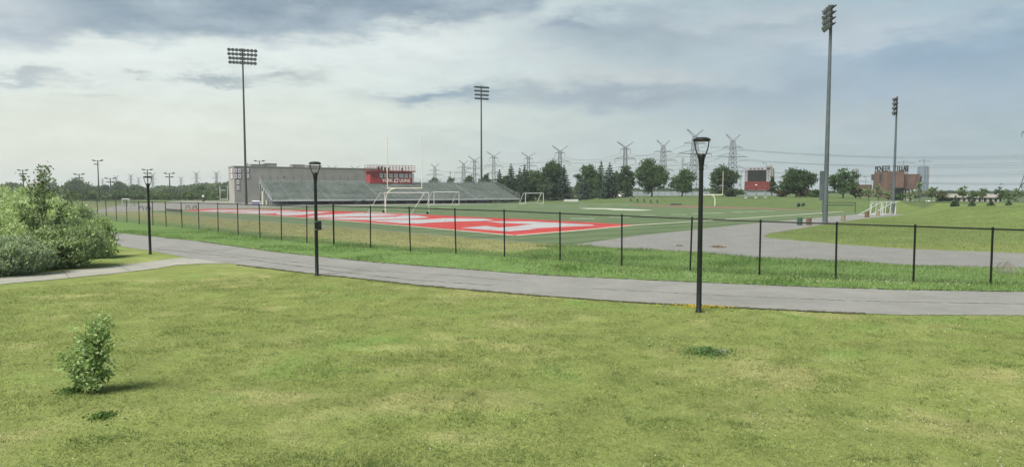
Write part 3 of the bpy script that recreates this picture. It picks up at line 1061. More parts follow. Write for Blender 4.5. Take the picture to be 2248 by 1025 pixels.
for px_, tp_, wd_, D_, cl_, lb_ in [
    (1907, 411, 24, 128, PALE, 'pale young tree at the left foot of the rust building'),
    (1928, 403, 22, 130, PALE, 'pale slender young tree before the left rust tower wall'),
    (1950, 414, 22, 128, PALE, 'pale young tree left of the second right hand mast'),
    (1973, 424, 26, 132, MD, 'dark green bushy tree right of the mast under the rust overhang'),
    (2019, 401, 34, 135, PALE, 'tall pale loose tree at the right corner of the rust building'),
    (2000, 420, 26, 132, PALE, 'low pale tree before the pillars of the rust building'),
    (2045, 409, 26, 140, LT, 'young tree just right of the slim lamp pole beside the white car'),
    (2115, 409, 26, 142, LT, 'taller of a close pair of young trees before the concrete deck'),
    (2133, 419, 26, 141, MD, 'shorter of a close pair of young trees before the concrete deck'),
    (2157, 412, 22, 150, LT, 'young tree with a high open crown over the concrete deck'),
    (2195, 412, 22, 145, MD, 'narrow two tiered young tree at the right end of the concrete deck'),
    (2213, 417, 22, 142, LT, 'thin leaning young tree left of the steel pylon leg'),
    (2234, 414, 24, 143, LT, 'sparse young tree right beside the steel pylon leg'),
]:
    tree('young_tree', px_, tp_, wd_, D_, 'young', lb_, YG, cl_, dens=.9 if wd_ > 24 else .7, trunk_frac=.16)
tree('shrub', 2066, 417, 30, 128, 'broad', 'olive bush with reddish leaves right of the white car', YG, (.075, .088, .045), cat='shrub', trunk_frac=.04)
CN = 'small conifers on the right lawn'
for px_, tp_, wd_, D_, lb_ in [(2098, 432, 16, 100, 'largest of the four small dark conifers on the right lawn'),
                               (2135, 442, 13, 98, 'small dark conifer below the close pair of young trees'),
                               (2177, 442, 14, 96, 'low squat conifer below the concrete deck, third from the left'),
                               (2216, 442, 13, 94, 'small dark conifer nearest the steel pylon')]:
    tree('small_conifer', px_, tp_, wd_, D_, 'spruce', lb_, CN, DK)

# far trees at the left, then the wood behind them
LF = 'separate trees left of the stadium'
HZ = (.050, .078, .042)
for px_, tp_, wd_, D_, lb_ in [(439, 410, 36, 300, 'dark dome shaped tree left of the stadium end wall'),
                               (170, 396, 66, 380, 'tall round topped tree behind the left floodlight poles'),
                               (262, 401, 42, 400, 'pointed far tree between the left floodlight poles'),
                               (300, 408, 50, 390, 'low far tree behind the farthest lamp post'),
                               (20, 404, 64, 420, 'grey green far tree at the left picture edge'),
                               (368, 417, 40, 330, 'small low tree behind the hardstanding, left of the dome tree'),
                               (228, 409, 40, 360, 'round far tree behind the nearest left floodlight pole')]:
    tree('broadleaf_tree', px_, tp_, wd_, D_, 'broad', lb_, LF, HZ, trunk_frac=.04)
C, K = [], []
for i in range(680):
    D_ = random.uniform(430, 640)
    px_ = random.uniform(-160, 2450)
    ridge = np.interp(px_, [-160, 0, 120, 220, 330, 420, 500, 700, 1500, 1900, 2450], [409, 408, 411, 408, 411, 405, 400, 404, 414, 422, 419])
    p = at(px_, HOR, D_)
    tz = at(px_, ridge + random.uniform(0, 7), D_).z
    r_ = random.uniform(4, 7.5)
    kk = random.uniform(.7, 1.3)
    n_ = 120
    d = rng.normal(0, 1, (n_, 3))
    d /= np.linalg.norm(d, axis=1, keepdims=True)
    q = d * rng.uniform(.75, 1.1, (n_, 1)) * np.array((r_, r_, tz / 2 + .5)) + np.array((p.x, D_, tz / 2))
    C.append(q)
    K.append(kk * rng.uniform(.7, 1.25, n_))
for i in range(150):
    D_ = random.uniform(235, 300)
    px_ = random.uniform(-200, 505)
    p = at(px_, HOR, D_)
    tz = at(px_, np.interp(px_, [-200, 100, 250, 400, 505], [413, 415, 420, 423, 417]) + random.uniform(0, 8), D_).z
    r_ = random.uniform(2.2, 4)
    d = rng.normal(0, 1, (90, 3))
    d /= np.linalg.norm(d, axis=1, keepdims=True)
    C.append(d * rng.uniform(.75, 1.1, (90, 1)) * np.array((r_, r_, tz / 2 + .4)) + np.array((p.x, D_, tz / 2)))
    K.append(random.uniform(.7, 1.3) * rng.uniform(.7, 1.25, 90))
C, K = np.concatenate(C), np.concatenate(K)
v, f_, c = leaf_quads(C, np.where(C[:, 1] < 320, .6, 1.0) * rng.uniform(1.4, 2.8, len(C)), np.array((.050, .080, .040))[None] * K[:, None], .2, .8)
tag(np_mesh('far_wood', v, f_, c, LEAF), kind='stuff')

# ------------------------------------------------------------------ shrubs, young tree, weeds at the left
SG = 'leafy shrubs beside the left path'


def shrub(px, base, top, wid, col, label, ncl=260, per=34, lsize=.12, alt=None, deep=.75):
    b = P(px, base)
    D = b.y
    H = at(px, top, D).z
    r0 = wid / F * D / 2
    root = empty('shrub', b, label, 'shrub', SG)
    blobs = [(0, 0, H * .48, r0 * .8, r0 * deep, H * .47)]
    for k in range(8):
        a = k * .785 + random.uniform(-.3, .3)
        q = random.uniform(.35, .62)
        s = random.uniform(.32, .5)
        blobs.append((math.cos(a) * r0 * q, math.sin(a) * r0 * q * deep, H * random.uniform(.28, .72), r0 * s, r0 * s, H * s * .55))
    (v, f, c), CC = blob_leaves(blobs, ncl, per, .17, lsize, col, .34, .84, up=.7, asp=.5, alt=alt)
    v[:, 2] = np.maximum(v[:, 2], .02)
    np_mesh('foliage', v, f, c, SHRUBLEAF, root)
    tb = MB()
    for k in range(9):
        q = Vector(CC[random.randrange(len(CC))])
        p0 = Vector((random.uniform(-.25, .25) * r0, random.uniform(-.25, .25) * r0, 0))
        tb.tube([p0, p0.lerp(q, .5) + Vector((0, 0, .1)), q], [.03, .02, .008], 5)
    tb.build('stem', BARK, root)
    return root


LG, MG, DG = (.46, .56, .27), (.41, .51, .26), (.29, .37, .21)
shrub(20, 603, 512, 190, (.31, .38, .25), 'grey green shrub low at the left picture edge beside the sidewalk', 330, alt=(.24, .30, .2))
shrub(45, 588, 440, 210, LG, 'bright green shrub behind the grey green one at the left edge', 420, alt=MG)
shrub(150, 588, 478, 160, MG, 'dense silvery green shrub right of the thin trunk, touching the lawn', 380, alt=(.2, .27, .15))
shrub(212, 566, 474, 84, LG, 'rightmost light green shrub hanging over the path corner', 260, alt=(.15, .21, .09))
shrub(108, 562, 426, 150, MG, 'tall green shrub behind the young tree', 420, alt=LG)
shrub(20, 556, 402, 230, (.44, .53, .28), 'tallest yellowish green shrub at the back left', 460, alt=MG)
shrub(166, 532, 437, 84, DG, 'darker green shrub at the back, nearest the fence end', 300)
shrub(80, 536, 406, 130, MG, 'tall leafy shrub at the back right behind the young tree', 340, alt=DG)

# young tree
b = P(97, 591)
yt = empty('young_tree', b, 'young tree with a thin pale trunk and sparse top standing in the shrubs', 'tree')
H = at(97, 362, b.y).z
tb = MB()
tb.tube([(0, 0, -.05), (.01, 0, .8), (0, 0, 1.6), (-.02, 0, H * .62), (.05, 0, H * .95)], [.06, .05, .042, .03, .008], 8)
k_ = b.y / F
LV, LC = [], []
tips = [((100 - 97), 364), (121 - 97, 366), (72 - 97, 383), (140 - 97, 395), (112 - 97, 385), (85 - 97, 395), (60 - 97, 420), (150 - 97, 430), (120 - 97, 415), (70 - 97, 450), (132 - 97, 460), (95 - 97, 405), (45 - 97, 450), (105 - 97, 440), (80 - 97, 480), (125 - 97, 490)]
for dx, yy in tips:
    q = Vector((dx * k_, random.uniform(-.5, .5), at(97, yy, b.y).z))
    z0 = max(1.3, q.z - abs(dx) * k_ * 1.5 - .5)
    z0 = min(z0, H * .8)
    p0 = Vector((0, 0, z0))
    mid = p0.lerp(q, .55) + Vector((dx * k_ * .15, 0, -.08))
    tb.tube([p0, mid, q], [.018, .012, .005], 5)
    n_ = 70 if yy < 410 else 110
    for i in range(n_):
        s = random.uniform(.25, 1.04)
        c_ = p0.lerp(mid, s * 2) if s < .5 else mid.lerp(q, (s - .5) * 2)
        LV.append(c_ + Vector((random.gauss(0, .11), random.gauss(0, .11), random.gauss(0, .09))))
        LC.append(random.uniform(.7, 1.25))
v, f_, c = leaf_quads(np.array(LV), rng.uniform(.09, .16, len(LV)), np.array((.10, .14, .07))[None] * np.array(LC)[:, None], .5, .6)
tb.build('trunk', PALEBARK, yt)
np_mesh('crown', v, f_, c, LEAF, yt)

# plant on the near lawn
b = P(196, 862)
b.z = hz(b.x, b.y)
pl = empty('leafy_plant', b, 'knee high bushy plant with broad leaves alone on the near lawn', 'plant')
k_ = b.y / F
STEMB = mat('plant stem', (.10, .085, .04), .9, var=.3, scale=20)
tb, LV, LS, LC = MB(), [], [], []
shoots = [(218, 700, 15), (228, 700, 14), (212, 720, 16), (224, 715, 15), (214, 745, 17), (222, 694, 14), (236, 706, 14), (208, 712, 14), (196, 728, 13), (230, 722, 13), (215, 735, 14), (240, 742, 12), (185, 745, 12), (150, 776, 12), (136, 772, 9), (165, 768, 13), (176, 790, 13), (205, 775, 16), (232, 780, 14), (146, 800, 11), (160, 812, 12), (218, 812, 14), (190, 808, 15), (228, 826, 10), (206, 830, 13), (176, 832, 12), (218, 842, 9), (172, 838, 9), (200, 750, 15), (218, 765, 15)]
for sx_, sy_, sp_ in shoots:
    q = Vector(((sx_ - 196) * k_, random.uniform(-.16, .16), at(196, sy_, b.y).z - b.z))
    p0 = Vector((random.uniform(-.09, .09), random.uniform(-.06, .06), 0))
    mid = p0.lerp(q, .5) + Vector((0, 0, .05))
    tb.tube([p0, mid, q], [.012, .008, .004], 5)
    for i in range(105):
        s = random.uniform(.3, 1.02) ** .8
        c_ = p0.lerp(mid, s * 2) if s < .5 else mid.lerp(q, (s - .5) * 2)
        j = sp_ * k_ * .8
        LV.append(c_ + Vector((random.gauss(0, j), random.gauss(0, j), random.gauss(0, j * .8))))
        LS.append(random.uniform(.045, .095))
        LC.append(random.uniform(.65, 1.35))
for i in range(7):
    a = random.uniform(0, 6.28)
    tb.tube([(math.cos(a) * .06, math.sin(a) * .05, -.02), (math.cos(a) * .07, math.sin(a) * .06, .12), (math.cos(a) * .03, math.sin(a) * .03, .3)], [.03, .026, .012], 6)
LV = np.array(LV)
LV[:, 2] = np.maximum(LV[:, 2], .03)
cols = np.array((.30, .42, .17))[None] * np.array(LC)[:, None]
cols = mixc(cols, np.array((.36, .42, .24)), (rng.random(len(LV)) < .18) * .8)
v, f_, c = leaf_quads(LV, np.array(LS), cols, -.25, .5)
tb.build('stem', STEMB, pl)
np_mesh('foliage', v, f_, c, SHRUBLEAF, pl)
# a ring of longer dark grass round it and the mower-missed tufts


def tuft(px, base, wpx, hm, n, col, label, name='weed_clump', sq=.5, leaf=.05):
    b = P(px, base)
    b.z = hz(b.x, b.y)
    r0 = wpx / F * b.y / 2
    a, q = rng.uniform(0, 6.283, n), np.abs(rng.normal(0, .42, n)) * rng.uniform(.6, 1.5, n)
    C = np.stack([np.cos(a) * q * r0, np.sin(a) * q * r0 * sq * 1.6, hm * np.clip(1 - q * .7, .1, 1) * rng.random(n)], -1)
    C[:, 2] += hgt(C[:, 0] + b.x, C[:, 1] + b.y) - b.z + .01
    cols = np.array(col)[None] * rng.uniform(.55, 1.35, (n, 1))
    keep = rng.random(n) < .25 + .75 * vnoise(C[:, 0] * 7 + px, C[:, 1] * 7, 3) ** .5 * (1 - q * .55)
    C, cols = C[keep], cols[keep]
    v, f, c = leaf_quads(C, leaf * rng.uniform(.6, 1.4, len(C)), cols, .9, .4)
    return tag(np_mesh(name, v, f, c, LEAF, loc=b), label, 'weeds', kind='stuff')


tuft(1553, 772, 150, .13, 2600, (.12, .20, .07), 'flat patch of dark weeds round a pale stone on the near lawn')
tuft(160, 861, 90, .09, 800, (.085, .15, .042), 'dark uncut grass at the foot of the leafy plant')
tuft(225, 917, 85, .06, 500, (.085, .15, .042), 'dark green grass tuft nearer than the leafy plant')
b = P(1582, 770)
mb = MB()
prof = [(-.15, -.08), (-.05, -.10), (.12, -.08), (.17, .03), (.09, .09), (-.08, .09), (-.16, .03)]
mb.prism([(x, y) for x, y in prof], -.05, .035)
STONE = mat('pale stone', (.24, .23, .19), .9, var=.25, scale=9, bump=.5)
st = mb.build('flat_stone', STONE, loc=(b.x, b.y, hz(b.x, b.y) + .03), rot=(.06, .1, .3))
tag(st, 'pale flat stone among the weed patch on the near lawn', 'stone')
# ------------------------------------------------------------------ perimeter fence
BLK = mat('black coated steel', (0.006, 0.007, 0.007), .5, var=.3, scale=8, spec=.25)
BLKM = mat('dark fence wire', (0.05, 0.055, 0.05), .5, var=.2, scale=8)
GALV = mat('galvanised steel', (0.22, 0.24, 0.24), .5, .4, var=.2, scale=4)
fp = []
for x, yt_, yb_ in FENCE:
    g = P(x, yb_)
    fp.append((g, at(x, yt_, g.y).z))
froot = empty('chain_link_fence', fp[6][0], 'long black chain link fence with many posts running beside the path', 'fence')
o0 = fp[6][0].copy()
for i, (g, h_) in enumerate(fp):
    if i == 16:
        continue
    mb = MB()
    r_ = .034
    mb.lathe([(r_, -.2), (r_, h_ + .01), (r_ * 1.25, h_ + .015), (r_ * 1.25, h_ + .05), (r_ * .5, h_ + .075)], 10)
    mb.build('post', BLK, froot, loc=g - o0, rot=(random.gauss(0, .006), random.gauss(0, .009), 0))
mb = MB()
mb.tube([g + Vector((0, 0, h_)) - o0 for g, h_ in fp], .026, 8)
mb.build('top_rail', BLK, froot)
mb = MB()
mb.tube([g + Vector((0, 0, .06)) - o0 for g, h_ in fp], .006, 4)
mb.build('tension_wire', BLKM, froot)
# diamond mesh: two families of leaning wires
cum = [0.0]
for (a, _), (b, _) in zip(fp, fp[1:]):
    cum.append(cum[-1] + (b - a).length)
cx_ = [g.x - o0.x for g, _ in fp]
cy_ = [g.y - o0.y for g, _ in fp]
ch_ = [h_ for _, h_ in fp]
mb = MB()
s = 0.0
while s < cum[-1] - 2.2:
    for sg in (1, -1):
        ht_ = float(np.interp(s, cum, ch_))
        n_ = 4
        pts = []
        for i in range(n_ + 1):
            q = s + ht_ * .95 * i / n_
            zz = .05 + (ht_ - .07) * (i / n_ if sg > 0 else 1 - i / n_)
            pts.append((float(np.interp(q, cum, cx_)), float(np.interp(q, cum, cy_)) + .03 + sg * .002, zz))
        mb.tube(pts, .0017, 3, False)
    s += .075
mb.build('wire_mesh', BLKM, froot, smooth=False)
# gate between the two posts behind the middle lamp
ga, gb = fp[15][0], fp[16][0]
gh = at(733, 447.5, gb.y).z
mb = MB()
mb.lathe([(.05, -.2), (.05, gh), (.062, gh + .01), (.05, gh + .07), (.02, gh + .1)], 10)
mb.build('gate_post', BLK, froot, loc=gb - o0)
mb = MB()
za = at(674, 499, ga.y).z
mb.tube([ga + Vector((.05, 0, za)) - o0, gb + Vector((-.05, 0, at(733, 500.5, gb.y).z)) - o0], .022, 8)
mb.build('gate_rail', GALV, froot)

# ------------------------------------------------------------------ black lamp posts
DARKG = mat('dark green black paint', (0.007, 0.009, 0.008), .45, var=.25, scale=5, spec=.3)
LENS = mat('frosted lens', (0.35, 0.36, 0.33), .3, var=.1)


def lamp_post(loc, scale, label, rz=0.0):
    r = empty('lamp_post', loc, label, 'lamp post', 'black lamp posts along the path', rz, scale)
    m1 = MB().lathe([(.095, -.1), (.095, .02), (.068, .06), (.064, 1.2), (.055, 3.72)], 14)
    m1.build('pole', DARKG, r)
    m2 = MB().lathe([(.055, 3.70), (.062, 3.72), (.062, 3.78), (.058, 3.8), (.066, 3.86), (.085, 4.02), (.09, 4.10), (.075, 4.125), (.02, 4.135)], 14)
    m2.build('collar', DARKG, r)
    for s in (-1, 1):
        m3 = MB().tube([(s * .075, 0, 4.03), (s * .115, 0, 4.13), (s * .165, 0, 4.27), (s * .188, 0, 4.40), (s * .19, 0, 4.47)], [.022, .018, .015, .015, .018], 8)
        m3.build('arm', DARKG, r)
    m4 = MB().lathe([(.10, 4.455), (.19, 4.452), (.222, 4.468), (.225, 4.492), (.20, 4.525), (.13, 4.553), (.04, 4.562)], 24)
    m4.build('lamp_head', DARKG, r)
    m5 = MB().lathe([(.095, 4.448), (.095, 4.454), (.03, 4.4545)], 20)
    m5.build('lens', LENS, r)
    return r


pA, pB, pC = P(330, 558), P(696, 605), P(1534, 685)
lpC = lamp_post(pC, 4.56 / 4.56, 'nearest and largest black lamp post, standing by yellow flowers', R(6))
hB = at(696, 355, pB.y).z / 4.56
hA = at(330, 386.5, pA.y).z / 4.56
lpC.scale = (1, 1, at(1534, 301.5, pC.y).z / 4.56)
lpB = copy_tree(lpC)
lpB.location = pB
lpB.scale = (hB * 1.07, hB * 1.07, hB)
lpB['label'] = 'middle black lamp post with a small black box strapped to its pole'
lpB.rotation_euler.z = R(-8)
lpA = copy_tree(lpC)
lpA.location = pA
lpA.scale = (hA * 1.12, hA * 1.12, hA)
lpA['label'] = 'farthest black lamp post at the corner of path and sidewalk'
zb = at(696, 495, pB.y).z / hB
mb = MB().box((.14, 0, zb), (.09, .12, .36))
bxo = mb.build('junction_box', DARKG, lpB)
for z_ in (zb - .17, zb + .15):
    MB().lathe([(.066, z_), (.072, z_ + .004), (.072, z_ + .02), (.066, z_ + .024)], 14).build('strap', GALV, lpB)

# ------------------------------------------------------------------ stadium light masts
MASTM = mat('weathered mast steel', (0.085, 0.105, 0.112), .55, .2, var=.25, scale=1.2)
MASTD = mat('dark mast steel', (0.05, 0.06, 0.058), .55, .2, var=.2, scale=1.2)
HEADM = mat('dark floodlight housing', (0.03, 0.033, 0.036), .5, var=.3)
GLASSF = mat('floodlight glass', (0.16, 0.18, 0.20), .15, var=.1, spec=.8)


def flood_mesh():
    mb = MB()
    prof = [(.10, -.42), (.16, -.36), (.20, -.22), (.34, 0), (.36, .04), (.36, .12)]
    mb.lathe(prof, 12)
    return mb


def light_mast(loc, H, halfw, rows, cols, rowgap, label, yaw, mater, r0=.3, r1=.13, size=1.0):
    r = empty('light_mast', loc, label, 'light mast', 'tall stadium light masts', yaw)
    MB().lathe([(r0 * 1.25, -.2), (r0 * 1.25, .12), (r0, .16), (r0 * .8, H * .4), (r1, H)], 12).build('pole', mater, r)
    proto = gproto = None
    for i in range(rows):
        z = H - .35 - i * rowgap
        hw = halfw * (1 - .06 * (i >= 2))
        MB().tube([(-hw, .05, z), (hw, .05, z)], .07, 6).build('crossarm', HEADM, r)
        for j in range(cols):
            x = -hw + 2 * hw * (j + .5) / cols
            if proto is None:
                proto = flood_mesh().build('floodlight', HEADM, r)
                g = MB().lathe([(.33, .121), (.33, .135), (.1, .16)], 12).build('lens', GLASSF, proto)
                q = proto
            else:
                q = copy_tree(proto, r)
            q.location = (x, -.42 * size, z - .12)
            q.scale = (size, size, size)
            # faces the field: local -Y, tipped down
            q.rotation_euler = (R(90 + 28), 0, random.uniform(-.15, .15))
    return r


b1 = on(540, 152)
light_mast(b1, at(537, 107, 152).z, 3.15, 4, 8, .92, 'tall light mast standing at the end wall of the stadium, widest lamp bank', R(18), MASTD, .29, .15, 1.08)
b2 = on(1057, 202)
light_mast(b2, at(1061, 189, 202).z, 2.35, 4, 8, 1.12, 'light mast rising from behind the right half of the grandstand', R(24), MASTD, .33, .17, .95)
b3 = on(1813, 66)
m3 = light_mast(b3, at(1826, 12, 66).z, 1.3, 4, 4, .54, 'tallest nearest light mast beside the road, seen from the side', R(-99), MASTM, .25, .13, .82)
mb = MB()
mb.box((0, 0, 0), (.34, .22, 2.9))
mb.build('control_cabinet', MASTM, m3, loc=(.05, -.42, at(1813, 408, 66).z), rot=(0, 0, R(99)))
b4 = on(1962, 94)
light_mast(b4, at(1966, 212, 94).z, .55, 4, 2, .62, 'shorter light mast in front of the rust building, lamps seen side on', R(-112), MASTM, .2, .1, .8)


# ------------------------------------------------------------------ small floodlight poles beyond the left side
def sports_pole(px, top, D, label, low=2, yaw=0.0):
    b = on(px, D)
    H = at(px, top, D).z - b.z
    s = D / F
    r = empty('floodlight_pole', b, label, 'floodlight pole', 'floodlight poles left of the stadium', yaw)
    MB().lathe([(1.6 * s, -.2), (1.5 * s, .3), (.95 * s, H)], 8).build('pole', MASTD, r)
    aw = 8.5 * s
    zt = H - 1.2 * s
    MB().tube([(-aw * .75, 0, zt), (aw * .75, 0, zt)], .5 * s, 5).build('crossarm', MASTD, r)
    zl = H - 9 * s
    MB().tube([(-aw * .5, 0, zl), (aw * .5, 0, zl)], .5 * s, 5).build('crossarm', MASTD, r)
    spots = [(-1, zt + .8 * s, .3, 1.0), (1, zt + .8 * s, -.3, 1.0), (-1, zl + .6 * s, .12, .62)]
    if low > 1:
        spots.append((1, zl + .6 * s, -.12, .62))
    for sg, z, tl, fx in spots:
        mb = MB()
        M = Matrix.Rotation(tl, 3, 'Y')
        mb.box((0, 0, 0), (5.6 * s, 3.6 * s, 1.7 * s), M=M)
        mb.box(M @ Vector((0, 0, -1.0 * s)), (4.6 * s, 2.8 * s, .4 * s), M=M)
        mb.build('floodlight', HEADM, r, loc=(sg * aw * fx, 0, z))
    return r


sports_pole(52, 373, 262, 'floodlight pole standing left of the young tree top')
sports_pole(217, 352, 205, 'tallest nearest floodlight pole left of the stadium', 1)
sports_pole(175, 382, 305, 'floodlight pole just right of the young tree top')
sports_pole(243, 391, 350, 'smallest floodlight pole right of the tallest one')
sports_pole(325, 372, 262, 'floodlight pole rising right above the farthest lamp post')
sports_pole(373, 380, 285, 'floodlight pole left of the stadium with four close lamps')
sports_pole(571, 353, 240, 'floodlight pole showing above the stadium roof')

# ------------------------------------------------------------------ grandstand
ALU = mat('dull grey green seating', (0.37, 0.405, 0.38), .6, 0, var=.4, scale=1.3)
ALU2 = mat('grey decking', (0.27, 0.30, 0.28), .6, .0, var=.5, scale=2.5)
ALUW = mat('pale front plate', (0.45, 0.47, 0.47), .5, .1, var=.12, scale=1.5)
RISERM = mat('grey green riser', (.17, .19, .175), .7, var=.3, scale=1.3)
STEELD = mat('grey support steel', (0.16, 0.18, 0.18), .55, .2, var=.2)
exA = math.atan2(.49, .87)
F0 = P(598, 451)
ex, ey = Vector((math.cos(exA), math.sin(exA), 0)), Vector((-math.sin(exA), math.cos(exA), 0))
gs = empty('grandstand', F0, 'long grey metal grandstand with stepped seating rows facing the field', 'grandstand', rz=exA)


def along(px, y0, z=0.0):
    """local x on the stand where photo column px meets the line y=y0"""
    base = F0 + ey * y0
    a = (px - W / 2) / F
    # X = a * dep ; dep = Y CP - (z-EYE) SP
    c = (z - EYE) * SP
    # base.x + ex.x t = a((base.y + ex.y t) CP - c)
    return (a * (base.y * CP - c) - base.x) / (ex.x - a * ex.y * CP)


LEN = along(1141, 0)
NR, RUN, Z0, Z1 = 17, .98, 1.15, 5.55
RISE = (Z1 - Z0) / (NR - 1)
for i in range(NR):
    y0, z0 = i * RUN, Z0 + i * RISE
    mb = MB()
    mb.box((LEN / 2, y0 + RUN / 2, z0 - .03), (LEN, RUN - .02, .05))
    mb.build('deck', ALU2, gs, smooth=False)
    if i:
        MB().box((LEN / 2, y0 + .03, z0 - RISE / 2 - .05), (LEN, .03, RISE * .7)).build('riser', RISERM, gs, smooth=False)
    mb = MB()
    # seat planks, broken at aisles
    xs = [0.0, LEN * .196, LEN * .2, LEN * .396, LEN * .4, LEN * .586, LEN * .59, LEN * .796, LEN * .8, LEN]
    for a, b in zip(xs[0::2], xs[1::2]):
        mb.box(((a + b) / 2, y0 + .55, z0 + .30), (b - a, .34, .05))
        n_ = int((b - a) / 1.8)
        for k in range(n_ + 1):
            mb.box((a + .1 + (b - a - .2) * k / max(1, n_), y0 + .55, z0 + .14), (.08, .24, .27))
    mb.build('seating_row', ALU, gs, smooth=False)
MB().box((LEN / 2, -.05, Z0 - .07), (LEN, .05, .34)).build('front_plate', ALUW, gs, smooth=False)
n_ = 20
for k in range(n_ + 1):
    x = LEN * k / n_
    mb = MB()
    mb.box((x, .1, (Z0 - .25) / 2), (.10, .10, Z0 - .26))
    if k % 2 == 0 and k < n_:
        mb.tube([(x, .1, .05), (x + LEN / n_, .1, Z0 - .3)], .035, 4)
    mb.build('front_support', STEELD, gs, smooth=False)
mb = MB()
for z in (.55, 1.0):
    mb.tube([(0, -.1, Z0 + z), (LEN, -.1, Z0 + z)], .022, 5)
for k in range(41):
    mb.tube([(LEN * k / 40, -.1, Z0), (LEN * k / 40, -.1, Z0 + 1.0)], .02, 4)
mb.build('front_railing', GALV, gs)
yb, zb_ = NR * RUN, Z1
for x in (-.08, LEN + .08):
    mb = MB()
    for dz in (.45, .8, 1.15):
        mb.tube([(x, 0, Z0 + dz), (x, yb, zb_ + dz)], .035, 5)
    for k in range(9):
        mb.tube([(x, yb * k / 8, Z0 + (zb_ - Z0) * k / 8), (x, yb * k / 8, Z0 + (zb_ - Z0) * k / 8 + 1.15)], .035, 4)
    mb.build('end_railing', GALV, gs)
    mb = MB()
    mb.tube([(x, 0, Z0 - .12), (x, yb, zb_ - .12)], .12, 4)
    mb.build('end_beam', GALV, gs)
    mb = MB()
    for k in range(1, 7):
        y_ = yb * k / 6
        zz = Z0 + (zb_ - Z0) * k / 6 - .2
        mb.tube([(x, y_, 0), (x, y_, zz)], .09, 6)
        mb.tube([(x, yb * (k - 1) / 6, .2), (x, y_, zz)], .05, 4)
    mb.build('end_support', GALV, gs)
mb = MB()
mb.tube([(0, yb, zb_ + 1.1), (LEN, yb, zb_ + 1.1)], .03, 5)
mb.tube([(0, yb, zb_ + .6), (LEN, yb, zb_ + .6)], .03, 5)
for k in range(33):
    mb.tube([(LEN * k / 32, yb, zb_), (LEN * k / 32, yb, zb_ + 1.1)], .025, 4)
mb.build('back_railing', GALV, gs)
mb = MB()
for k in range(15):
    x = LEN * (k + .5) / 15
    for y_ in (yb * .3, yb * .6, yb * .95):
        zz = Z0 + (zb_ - Z0) * y_ / yb - .25
        mb.box((x, y_, zz / 2), (.14, .14, zz))
mb.build('under_frame', STEELD, gs, smooth=False)
MB().box((LEN / 2, yb + .12, zb_ / 2 - .1), (LEN, .08, zb_ - .2)).build('added_dark_backing', STEELD, gs, smooth=False)  # added panel, put in to keep the space under the rows dark
# stair unit in front at the middle
mb = MB()
xs_ = along(800, 0)
for k in range(5):
    mb.box((xs_ - 2.4 + k * .55, -.55, .25 + k * .23), (.5, .9, .05))
mb.tube([(xs_ - 2.6, -1, 1.0), (xs_, -1, 2.3)], .03, 5)
mb.tube([(xs_ - 2.6, -.1, 1.0), (xs_, -.1, 2.3)], .03, 5)
mb.build('access_stair', STEELD, gs, smooth=False)

# ------------------------------------------------------------------ stadium building
def block_mat(name, c, bw=1.2, bh=.4):
    m = bpy.data.materials.new(name)
    m.use_nodes = True
    t = NT(m.node_tree)
    b = m.node_tree.nodes['Principled BSDF']
    tcn = t.n('ShaderNodeTexCoord')
    sx = t.n('ShaderNodeSeparateXYZ')
    t.put(sx.inputs[0], tcn.outputs['Object'])
    n1 = t.noise(tcn.outputs['Object'], .35, 5, .6)
    n2 = t.noise(tcn.outputs['Object'], 5, 4, .6)
    fr = t.m('FRACT', t.m('DIVIDE', sx.outputs[2], bh))
    joint = t.m('LESS_THAN', fr, .1)
    frx = t.m('FRACT', t.m('DIVIDE', t.m('ADD', sx.outputs[0], sx.outputs[1]), bw))
    jx = t.m('LESS_THAN', frx, .05)
    col = t.mix(t.sstep(t.m('ADD', t.m('MULTIPLY', n1, .65), t.m('MULTIPLY', n2, .35)), .3, .7), tuple(v * .84 for v in c), tuple(v * 1.16 for v in c))
    col = t.mix(t.m('MULTIPLY', t.m('MAXIMUM', joint, jx), .25), col, tuple(v * .5 for v in c))
    t.put(b.inputs['Base Color'], col)
    b.inputs['Roughness'].default_value = .85
    return m


CONC = block_mat('grey block wall', (0.255, 0.25, 0.23), 3.0, .6)
ROOFM = mat('grey roof unit', (0.24, 0.235, 0.215), .8, var=.15, scale=1)
bl = at(515, HOR, 180)
br = at(812, HOR, 200)
bl.z = br.z = 0
bang = math.atan2(br.y - bl.y, br.x - bl.x)
blen = (br - bl).length + 4
bh_ = 9.75
bd = empty('stadium_building', bl, 'long plain grey concrete building behind the left half of the grandstand', 'building', rz=bang)
MB().box((blen / 2, 4.5, bh_ / 2 - .1), (blen, 9, bh_ + .2)).build('wall', CONC, bd, smooth=False)
mb = MB()
mb.box((blen / 2, 4.5, bh_ + .12), (blen + .2, 9.2, .18))
mb.build('parapet_coping', ROOFM, bd, smooth=False)


def along_b(px, y0):
    base = bl + Vector((-math.sin(bang), math.cos(bang), 0)) * y0
    a = (px - W / 2) / F
    return (a * base.y - base.x) / (math.cos(bang) - a * math.sin(bang))


for x0, x1, top, nm in ((551, 584, 363.5, 'rooftop_unit'), (582, 607, 361, 'rooftop_unit'), (641, 668, 362.5, 'rooftop_unit'), (675, 704, 363.3, 'rooftop_unit')):
    a, b = along_b(x0, 4), along_b(x1, 4)
    zt = at(x0, top, bl.y + 6).z + .25
    mb = MB()
    mb.box(((a + b) / 2, 4, (bh_ + .2 + zt) / 2), (b - a, 3.2, zt - bh_ - .2))
    mb.box(((a + b) / 2, 4, zt + .04), (b - a + .2, 3.4, .1))
    mb.build(nm, ROOFM, bd, smooth=False)
mb = MB()
a = along_b(545.5, 3)
mb.lathe([(.25, bh_ + .2), (.22, bh_ + 1.0), (.14, bh_ + 1.15)], 8, (a, 3, 0))
mb.build('roof_vent', ROOFM, bd)
